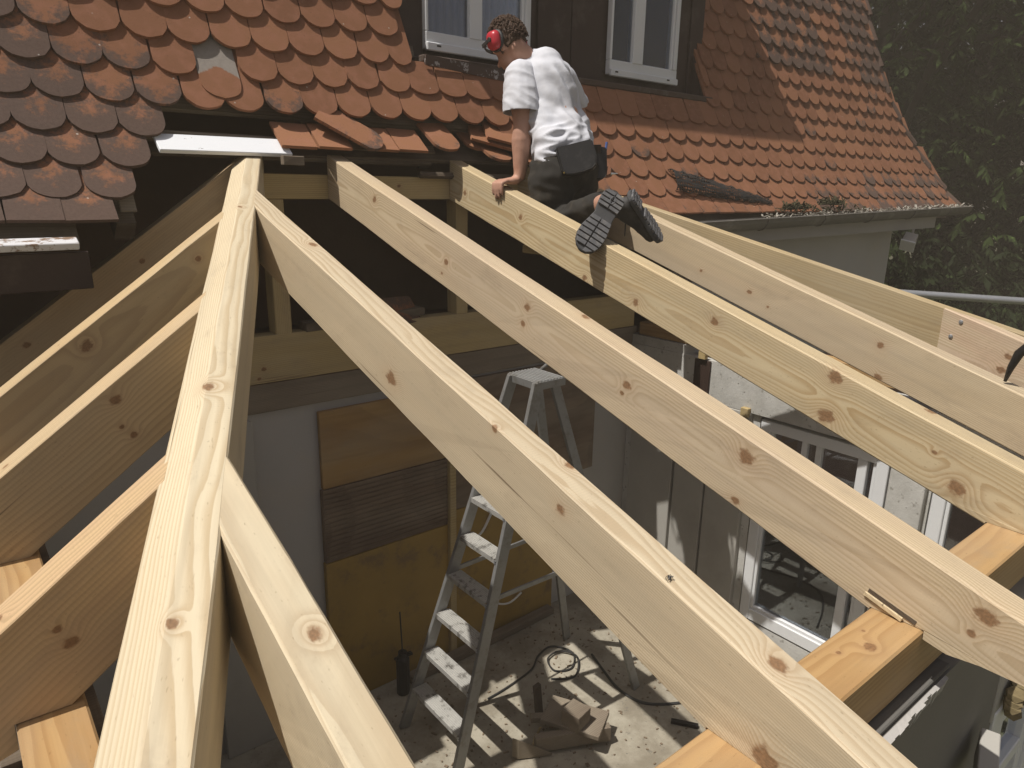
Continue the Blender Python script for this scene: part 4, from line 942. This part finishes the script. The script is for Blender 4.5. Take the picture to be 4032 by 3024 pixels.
# trousers
t = MB()
ellip(t, (2.845, 3.07, .10), (V((.215, 0, 0)), V((0, .165, 0)), V((0, 0, .15))))
KL, KR = V((2.745, 3.07, -.215)), V((2.955, 3.10, -.215)); AL, AR = V((2.695, 2.62, -.075)), V((2.885, 2.76, -.055))
capsule(t, (2.735, 3.05, .06), KL, .128, .105); capsule(t, (2.94, 3.07, .06), KR, .128, .105)
capsule(t, KL, AL.lerp(KL, .08), .088, .062); capsule(t, KR, AR.lerp(KR, .15), .088, .064)
tr2 = fuse(t, .011, 5, 'trousers')
displace(tr2, lambda p, n: .011 * (1 - 2.2 * abs(mnoise.noise(V((p.x * 6, p.y * 6, p.z * 15))))) + .004 * mnoise.noise(p * 22))
att(link('trousers', tr2, M['trousers']))
t = MB(); capsule(t, AL.lerp(KL, .4), AL + V((-.01, -.03, .01)), .05, .046); att(link('ankle', fuse(t, .01, 3, 'ankle'), M['skin']))
t = MB(); capsule(t, AR.lerp(KR, .4), AR + V((-.0, -.03, .01)), .05, .046); att(link('sock', fuse(t, .01, 3, 'sock'), M['trousers']))
# boots
def boot(heel, toe, nrm, mir):
    heel, toe, nz = V(heel), V(toe), V(nrm); ax = (toe - heel); L = ax.length; ax.normalize(); nz = (nz - ax * nz.dot(ax)).normalized(); yv = nz.cross(ax) * mir
    Mx = Matrix(((ax.x, yv.x, nz.x, heel.x), (ax.y, yv.y, nz.y, heel.y), (ax.z, yv.z, nz.z, heel.z), (0, 0, 0, 1)))
    W = [(0, .0, .0), (.02, .55, .5), (.07, .86, .80), (.16, .92, .86), (.28, .84, .80), (.40, .70, .78), (.52, .82, .88), (.66, 1.0, 1.02), (.78, 1.02, 1.0), (.88, .86, .90), (.95, .58, .66), (.99, .26, .32), (1.0, 0, .0)]
    hw = .068
    poly = [(q * L, -a * hw) for q, a, c in W] + [(q * L, c * hw) for q, a, c in reversed(W[1:-1])]
    m = MB(); m.prism([Mx @ V((x, y, -.022)) for x, y in poly], [Mx @ V((x, y, 0)) for x, y in poly]); me = m.mesh('sole', .004, 0)
    sole = att(link('sole', me, M['groove']))
    def wid(x, s):
        t_ = x / L
        for (q0, a0, c0), (q1, a1, c1) in zip(W, W[1:]):
            if q0 <= t_ <= q1:
                k = (t_ - q0) / (q1 - q0); return ((a0 + (a1 - a0) * k) if s < 0 else (c0 + (c1 - c0) * k)) * hw
        return 0
    x = .012; i = 0
    while x < L - .015:
        st = .024 if x < L * .30 else .028
        if not (L * .30 < x < L * .40):
            for s in (-1, 1):
                ya = 0
                for (p0, p1) in ((.05, .97),):
                    wa = wid(x + .003, s); wb = wid(x + st - .0065, s)
                    if min(wa, wb) < .014: continue
                    sk = .006 * (p0 + .2)
                    A = [(x + sk, s * wa * p0), (x + sk * 1.6, s * wa * p1), (x + st - .0065 + sk * 1.6, s * wb * p1), (x + st - .0065 + sk, s * wb * p0)]
                    lm = MB(); lm.prism([Mx @ V((a, b_, -.001)) for a, b_ in A], [Mx @ V((a, b_, .011)) for a, b_ in A])
                    o = att(lm.build('tread_lug', M['rubber'], None, .0012), sole)
        x += st
    # oval emblem-free pad in the heel and the long groove rib
    rm = MB(); rm.tube([Mx @ V((L * .16 + math.cos(a) * .020, math.sin(a) * .012, -.002 + .0125)) for a in [2 * math.pi * k / 14 for k in range(15)]], .003, 5); att(rm.build('heel_ring', M['rubber']), sole)
    u = MB()
    capsule(u, Mx @ V((.055, 0, -.055)), Mx @ V((.05, 0, -.115)), .043, .045); capsule(u, Mx @ V((.06, 0, -.05)), Mx @ V((L * .62, 0, -.048)), .046, .045)
    capsule(u, Mx @ V((L * .60, -.012, -.042)), Mx @ V((L * .82, -.004, -.036)), .042, .036); capsule(u, Mx @ V((L * .60, .014, -.042)), Mx @ V((L * .82, .008, -.036)), .042, .036); capsule(u, Mx @ V((.09, 0, -.09)), Mx @ V((L * .55, 0, -.062)), .045, .036)
    me = fuse(u, .008, 4, 'boot_upper'); displace(me, lambda p, n: .004 * mnoise.noise(p * 18)); att(link('boot_upper', me, M['shoe']))
    lm = MB()
    for k in range(4): lm.tube([Mx @ V((L * (.36 + k * .07), -.03, -.095 + k * .008)), Mx @ V((L * (.38 + k * .07), 0, -.106 + k * .009)), Mx @ V((L * (.36 + k * .07), .03, -.095 + k * .008))], .003, 5)
    c = Mx @ V((L * .40, 0, -.108))
    for sg in (-1, 1): lm.tube([c, c + yv * sg * .02 - V((0, 0, .02)), c + yv * sg * .03 - V((0, 0, .06)), c + yv * sg * .012 - V((0, 0, .075)), c - V((0, 0, .03))], .0028, 5)
    att(lm.build('laces', M['cable']))
boot((2.635, 2.455, -.013), (2.405, 2.452, -.285), (-.50, -.80, .35), 1)
boot((2.885, 2.60, -.008), (3.09, 2.535, -.262), (.42, -.80, .42), -1)
# hair
random.seed(21)
hb = MB(); ellip(hb, HC + HU * .018 - HF * .006, (HX * .088, HF * .106, HU * .120))
hm_ = fuse(hb, .01, 2, 'hair')
displace(hm_, lambda p, n: .012 * mnoise.noise(p * 40) + .006 * mnoise.noise(p * 90) if (n.dot(HF) < .35 or n.dot(HU) > .5) and n.dot(HU) > -.55 else -.03)
hair = att(link('hair', hm_, M['hair']))
st = MB()
for i in range(1700):
    d = V((random.gauss(0, 1), random.gauss(0, 1), random.gauss(0, 1))).normalized()
    fx, ff, fu = d.dot(HX), d.dot(HF), d.dot(HU)
    if (ff > .45 and fu < .45) or fu < -.42: continue
    if abs(fx) > .8 and fu < .15: continue
    p = HC + HU * .018 - HF * .006 + HX * fx * .089 + HF * ff * .108 + HU * fu * .122
    tg = d.orthogonal().normalized(); tg = (tg * math.cos(i) + d.cross(tg) * math.sin(i)); ln = random.uniform(.014, .03)
    st.tube([p, p + d * ln * .45 + tg * .004, p + d * ln * .6 + tg * ln * .6, p + d * ln * .3 + tg * ln], [.0026, .0030, .0026, .001], 4, False)
o = att(st.build('hair_curls', M['hair'], None, 0, 0, True), hair)
# ear defenders
em = empty('ear_defenders', HC); tag(em, 'red ear defenders with black band worn by the worker', 'ear defenders')
def ep(mb, n, m, sm=True, bv=0):
    o = mb.build(n, m, None, bv, 0, sm); o.parent = em; o.matrix_parent_inverse = Matrix.Translation(-HC); return o
for sg in (-1, 1):
    c = HC + HX * sg * .100 + HU * .010 + HF * .004
    u1 = (HU * .9 + HF * -.45).normalized(); u2 = u1.cross(HX)
    m = MB(); b0 = 0; prof_ = [(0, .044, .050), (.014, .045, .051), (.028, .040, .046), (.038, .029, .035), (.043, .014, .02), (.044, .001, .001)]
    nn_ = 24
    for (h, ra, rb) in prof_:
        for k in range(nn_):
            a = 2 * math.pi * k / nn_; ex = lambda v: math.copysign(abs(v) ** .72, v)
            m.v.append(c + HX * sg * h + u2 * ex(math.cos(a)) * ra + u1 * ex(math.sin(a)) * rb)
    for i in range(len(prof_) - 1):
        for k in range(nn_): m.f.append((i * nn_ + k, i * nn_ + (k + 1) % nn_, (i + 1) * nn_ + (k + 1) % nn_, (i + 1) * nn_ + k))
    m.f.append(tuple(range(nn_))); ep(m, 'ear_cup', M['red'])
    m = MB(); cc = c - HX * sg * .010
    m.tube([cc + u2 * math.cos(a) * .046 + u1 * math.sin(a) * .050 for a in [2 * math.pi * k / 20 for k in range(21)]], .011, 8); ep(m, 'cushion', M['cable'])
    gdir = (HF * .96 + HU * .25).normalized(); e0 = c + HX * sg * .046
    m = MB(); m.bar(e0 - gdir * .006, e0 + gdir * .072 - HX * sg * .012, .020, .008, HX); m.tube([e0 - HX * sg * .004, e0 + HX * sg * .006], .013, 10); ep(m, 'yoke', M['cable'], False, .002)
gdir = (HF * .96 + HU * .25).normalized()
m = MB(); pts = []
for k in range(17):
    a = math.pi * k / 16; pts.append(HC + HU * .010 + HX * math.cos(a) * .124 + gdir * (.055 + math.sin(a) * .062))
for p, q in zip(pts, pts[1:]): m.bar(p, q, .006, .022, HU)
ep(m, 'headband', M['cable'], False)
# tool belt with pouches
tb = empty('tool_belt', (2.8, 2.95, .15)); tag(tb, 'black leather tool pouches on a belt at the back of the worker', 'tool pouch')
def bp(mb, n, m, bv=0, sm=False, seg=1):
    o = mb.build(n, m, None, bv, 0, sm, None, seg); o.parent = tb; o.matrix_parent_inverse = Matrix.Translation(-tb.location); return o
ca, sa = math.cos(R(14)), math.sin(R(14)); px = cr * ca + cu * sa; py = cu * ca - cr * sa; pn = -cw
def pouch(c, w_, h_, th, nm, px=px, py=py, pn=pn):
    Mx = Matrix(((px.x, py.x, pn.x, c[0]), (px.y, py.y, pn.y, c[1]), (px.z, py.z, pn.z, c[2]), (0, 0, 0, 1)))
    out = []
    for x, y in ((-.5, .5), (.5, .5), (.52, -.1), (.46, -.36), (.34, -.47), (.1, -.52), (-.22, -.52), (-.40, -.47), (-.49, -.34)): out.append((x * w_, y * h_))
    m = MB(); m.prism([Mx @ V((x, y, -th / 2)) for x, y in out], [Mx @ V((x * .97, y * .97, th / 2)) for x, y in out]); o = bp(m, nm, M['leather'], .008, False, 2)
    q = MB(); q.tube([Mx @ V((x * .93, y * .92, th / 2 + .001)) for x, y in out[2:] + out[:1]], .0022, 5); o2 = bp(q, 'seam', M['black_steel']); 
    q = MB(); q.tube([Mx @ V((-.44 * w_, -.38 * h_, th / 2)), Mx @ V((-.44 * w_, -.38 * h_, th / 2 + .004))], .005, 8); bp(q, 'brass_rivet', simple('brass', (.35, .24, .07), .35, .1, metal=.9)); return Mx
pouch((2.765, 2.885, .155), .205, .165, .045, 'pouch_flap')
p2 = (cr * .55 + cw * .83).normalized(); pouch((3.01, 2.985, .14), .12, .19, .06, 'side_pouch', px=(cr * .9 + cw * .45).normalized(), py=cu, pn=(cr * .45 - cw * .9).normalized())
bl = MB(); ring = [V((2.845 + math.cos(a) * .222, 3.07 + math.sin(a) * .172, .205 + .02 * math.cos(a))) for a in [2 * math.pi * k / 28 for k in range(29)]]
ring = ring[20:] + ring[1:8]
for p, q in zip(ring, ring[1:]): bl.bar(p, q, .008, .042, (0, 0, 1))
bp(bl, 'belt', M['leather'])
bp(MB().tube([(3.09, 2.985, .26), (3.085, 2.99, .19)], .007, 8), 'blue_pencil', simple('blue', (.10, .16, .42), .4))
bp(MB().tube([(3.09, 2.94, .085), (3.125, 2.92, .088)], [.007, .002], 8), 'nail_tip', M['galv'])
# a trimmer between the rafters carries the knees
tim('trimmer', (2.617, 3.08, -.335), (3.239, 3.08, -.335), .14, .045, 'pine trimmer between two rafters under the knees of the worker', 'beam', wood('trimmer', seed=50, **YL))
# ------------------------------------------------------------------ trees behind the roof; unseen upper crowns added to shade the leaves below
def leafmat(name, a, b):
    N = NT(name); P = N.pos()
    c = N.mix(N.noise(P, 2.2, 4), a, b); c = N.mix(N.ss(N.noise(P, 17, 3), .55, .7), c, tuple(x * 1.7 for x in b))
    d = N.n('BsdfPrincipled', {'Base Color': c, 'Roughness': .75, 'Specular IOR Level': .12}); tl_ = N.n('BsdfTranslucent', {'Color': c})
    N.t.links.new(N.n('MixShader', {0: .25, 1: d, 2: tl_}), N.out.inputs[0]); return N.m
LF = leafmat('shade darkened leaves', (.008, .012, .005), (.022, .033, .010)); LF2 = leafmat('upper leaves', (.014, .022, .007), (.042, .066, .016))  # leaf colours darkened to carry the deep shade
BK = simple('bark', (.06, .048, .036), .95, .4, 14, 40, .8)
def crown(name, par, boxes, mat, seed, size):
    rnd = random.Random(seed); vs = []; fs = []
    for (c, rad, cnt) in boxes:
        c = V(c)
        for _ in range(cnt):
            d = V((rnd.gauss(0, 1), rnd.gauss(0, 1), rnd.gauss(0, 1))).normalized(); k = rnd.random() ** .45
            if mnoise.noise(d * 2.2 + V((seed, 0, 0))) < -.28: continue
            p = c + V((d.x * rad[0], d.y * rad[1], d.z * rad[2])) * k * (1 + .22 * mnoise.noise(d * 3 + V((0, seed, 0))))
            ax = V((d.x * .7 + rnd.gauss(0, .5), d.y * .7 + rnd.gauss(0, .5), -.45 + rnd.gauss(0, .35))).normalized(); sd = ax.cross(V((0, 0, 1))).normalized()
            for q in range(7):
                al = (q - 3) * .42 + rnd.gauss(0, .1); L = size * rnd.uniform(.7, 1.25) * (1 - abs(q - 3) * .08)
                dr = (ax * math.cos(al) + sd * math.sin(al) - V((0, 0, .25))).normalized(); o = p - ax * abs(q - 3) * size * .25
                wv = dr.cross(V((rnd.gauss(0, .4), rnd.gauss(0, .4), 1))).normalized() * L * .17; up = dr.cross(wv).normalized() * L * .05
                n = len(vs); vs += [o, o + dr * L * .5 + wv + up, o + dr * L - V((0, 0, L * .12)), o + dr * L * .5 - wv + up]; fs += [(n, n + 1, n + 2), (n, n + 2, n + 3)]
    me = bpy.data.meshes.new(name); me.from_pydata([tuple(v) for v in vs], [], fs)
    o = link(name, me, mat); o.parent = par; o.matrix_parent_inverse = Matrix.Translation(-par.location); return o
def tree(name, base, top, label, boxes, mat, seed, size, r=.22):
    root = empty(name, base); tag(root, label, 'tree', 'trees beyond the house'); rnd = random.Random(seed)
    b = V(base); t = V(top); m = MB(); pts = [b.lerp(t, i / 7) + V((rnd.gauss(0, .08), rnd.gauss(0, .08), 0)) * (i > 0) for i in range(8)]
    m.tube(pts, [r * (1 - .8 * i / 7) for i in range(8)], 10); o = m.build('trunk', BK, None, 0, 0, True); o.parent = root; o.matrix_parent_inverse = Matrix.Translation(-b)
    for i in range(9):
        s_ = pts[2 + i % 5]; c, rad, _ = boxes[i % len(boxes)]; a = rnd.random() * 6.28; e = V(c) + V((math.cos(a) * rad[0], math.sin(a) * rad[1], rnd.uniform(-.2, .6) * rad[2])) * .8
        m = MB(); m.tube([s_, s_.lerp(e, .4) + V((0, 0, .3)), e], [r * .32, r * .2, r * .04], 7); o = m.build('limb', BK, None, 0, 0, True); o.parent = root; o.matrix_parent_inverse = Matrix.Translation(-b)
    crown('crown', root, boxes, mat, seed, size)
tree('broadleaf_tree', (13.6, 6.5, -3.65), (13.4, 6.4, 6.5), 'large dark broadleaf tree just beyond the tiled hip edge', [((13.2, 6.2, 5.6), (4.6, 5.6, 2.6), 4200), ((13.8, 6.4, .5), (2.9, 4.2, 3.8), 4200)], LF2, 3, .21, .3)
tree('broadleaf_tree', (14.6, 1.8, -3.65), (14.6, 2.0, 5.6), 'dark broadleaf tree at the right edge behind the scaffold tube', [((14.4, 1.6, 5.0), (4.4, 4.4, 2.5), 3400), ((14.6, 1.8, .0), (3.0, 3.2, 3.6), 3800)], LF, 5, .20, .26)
tree('broadleaf_tree', (19.5, 7.0, -3.65), (19.5, 7.0, 8), 'taller tree closing the gap far behind the other two', [((19.5, 7, 2.5), (4.5, 9, 7.5), 7500)], LF, 8, .34, .34)
tree('broadleaf_tree', (20.5, -1.5, -3.65), (20.5, -1.5, 7), 'farthest tree at the right behind the dark tree', [((20.5, -1.5, 1.5), (4.5, 7, 6.6), 6000)], LF, 9, .34, .34)
tree('broadleaf_tree', (28, 5, -3.65), (28, 5, 9), 'far wood edge tree filling the background behind all others', [((28, 5, 3), (6, 17, 9), 6000)], LF, 10, .6, .4)
sh_ = empty('shrub', (11.5, 3.6, -3.65)); tag(sh_, 'dark shrub low below the lamp between house corner and trees', 'shrub')
crown('foliage', sh_, [((11.4, 4.6, -2.2), (1.9, 2.6, 1.9), 2200), ((12.0, 1.6, -2.5), (1.9, 2.4, 1.7), 1800)], LF, 14, .17)
# ------------------------------------------------------------------ lens veil as an added scatter volume
hz = MB(); hz.box((-124, -124, -4.95), (124, 124, 15.5))
N = NT('lens veil volume'); pv = N.n('VolumePrincipled', {'Color': (.97, .85, .68, 1), 'Density': .0085, 'Anisotropy': 0.0}); N.t.links.new(pv, N.out.inputs[1])
hzo = hz.build('haze', N.m); hzo['kind'] = 'stuff'
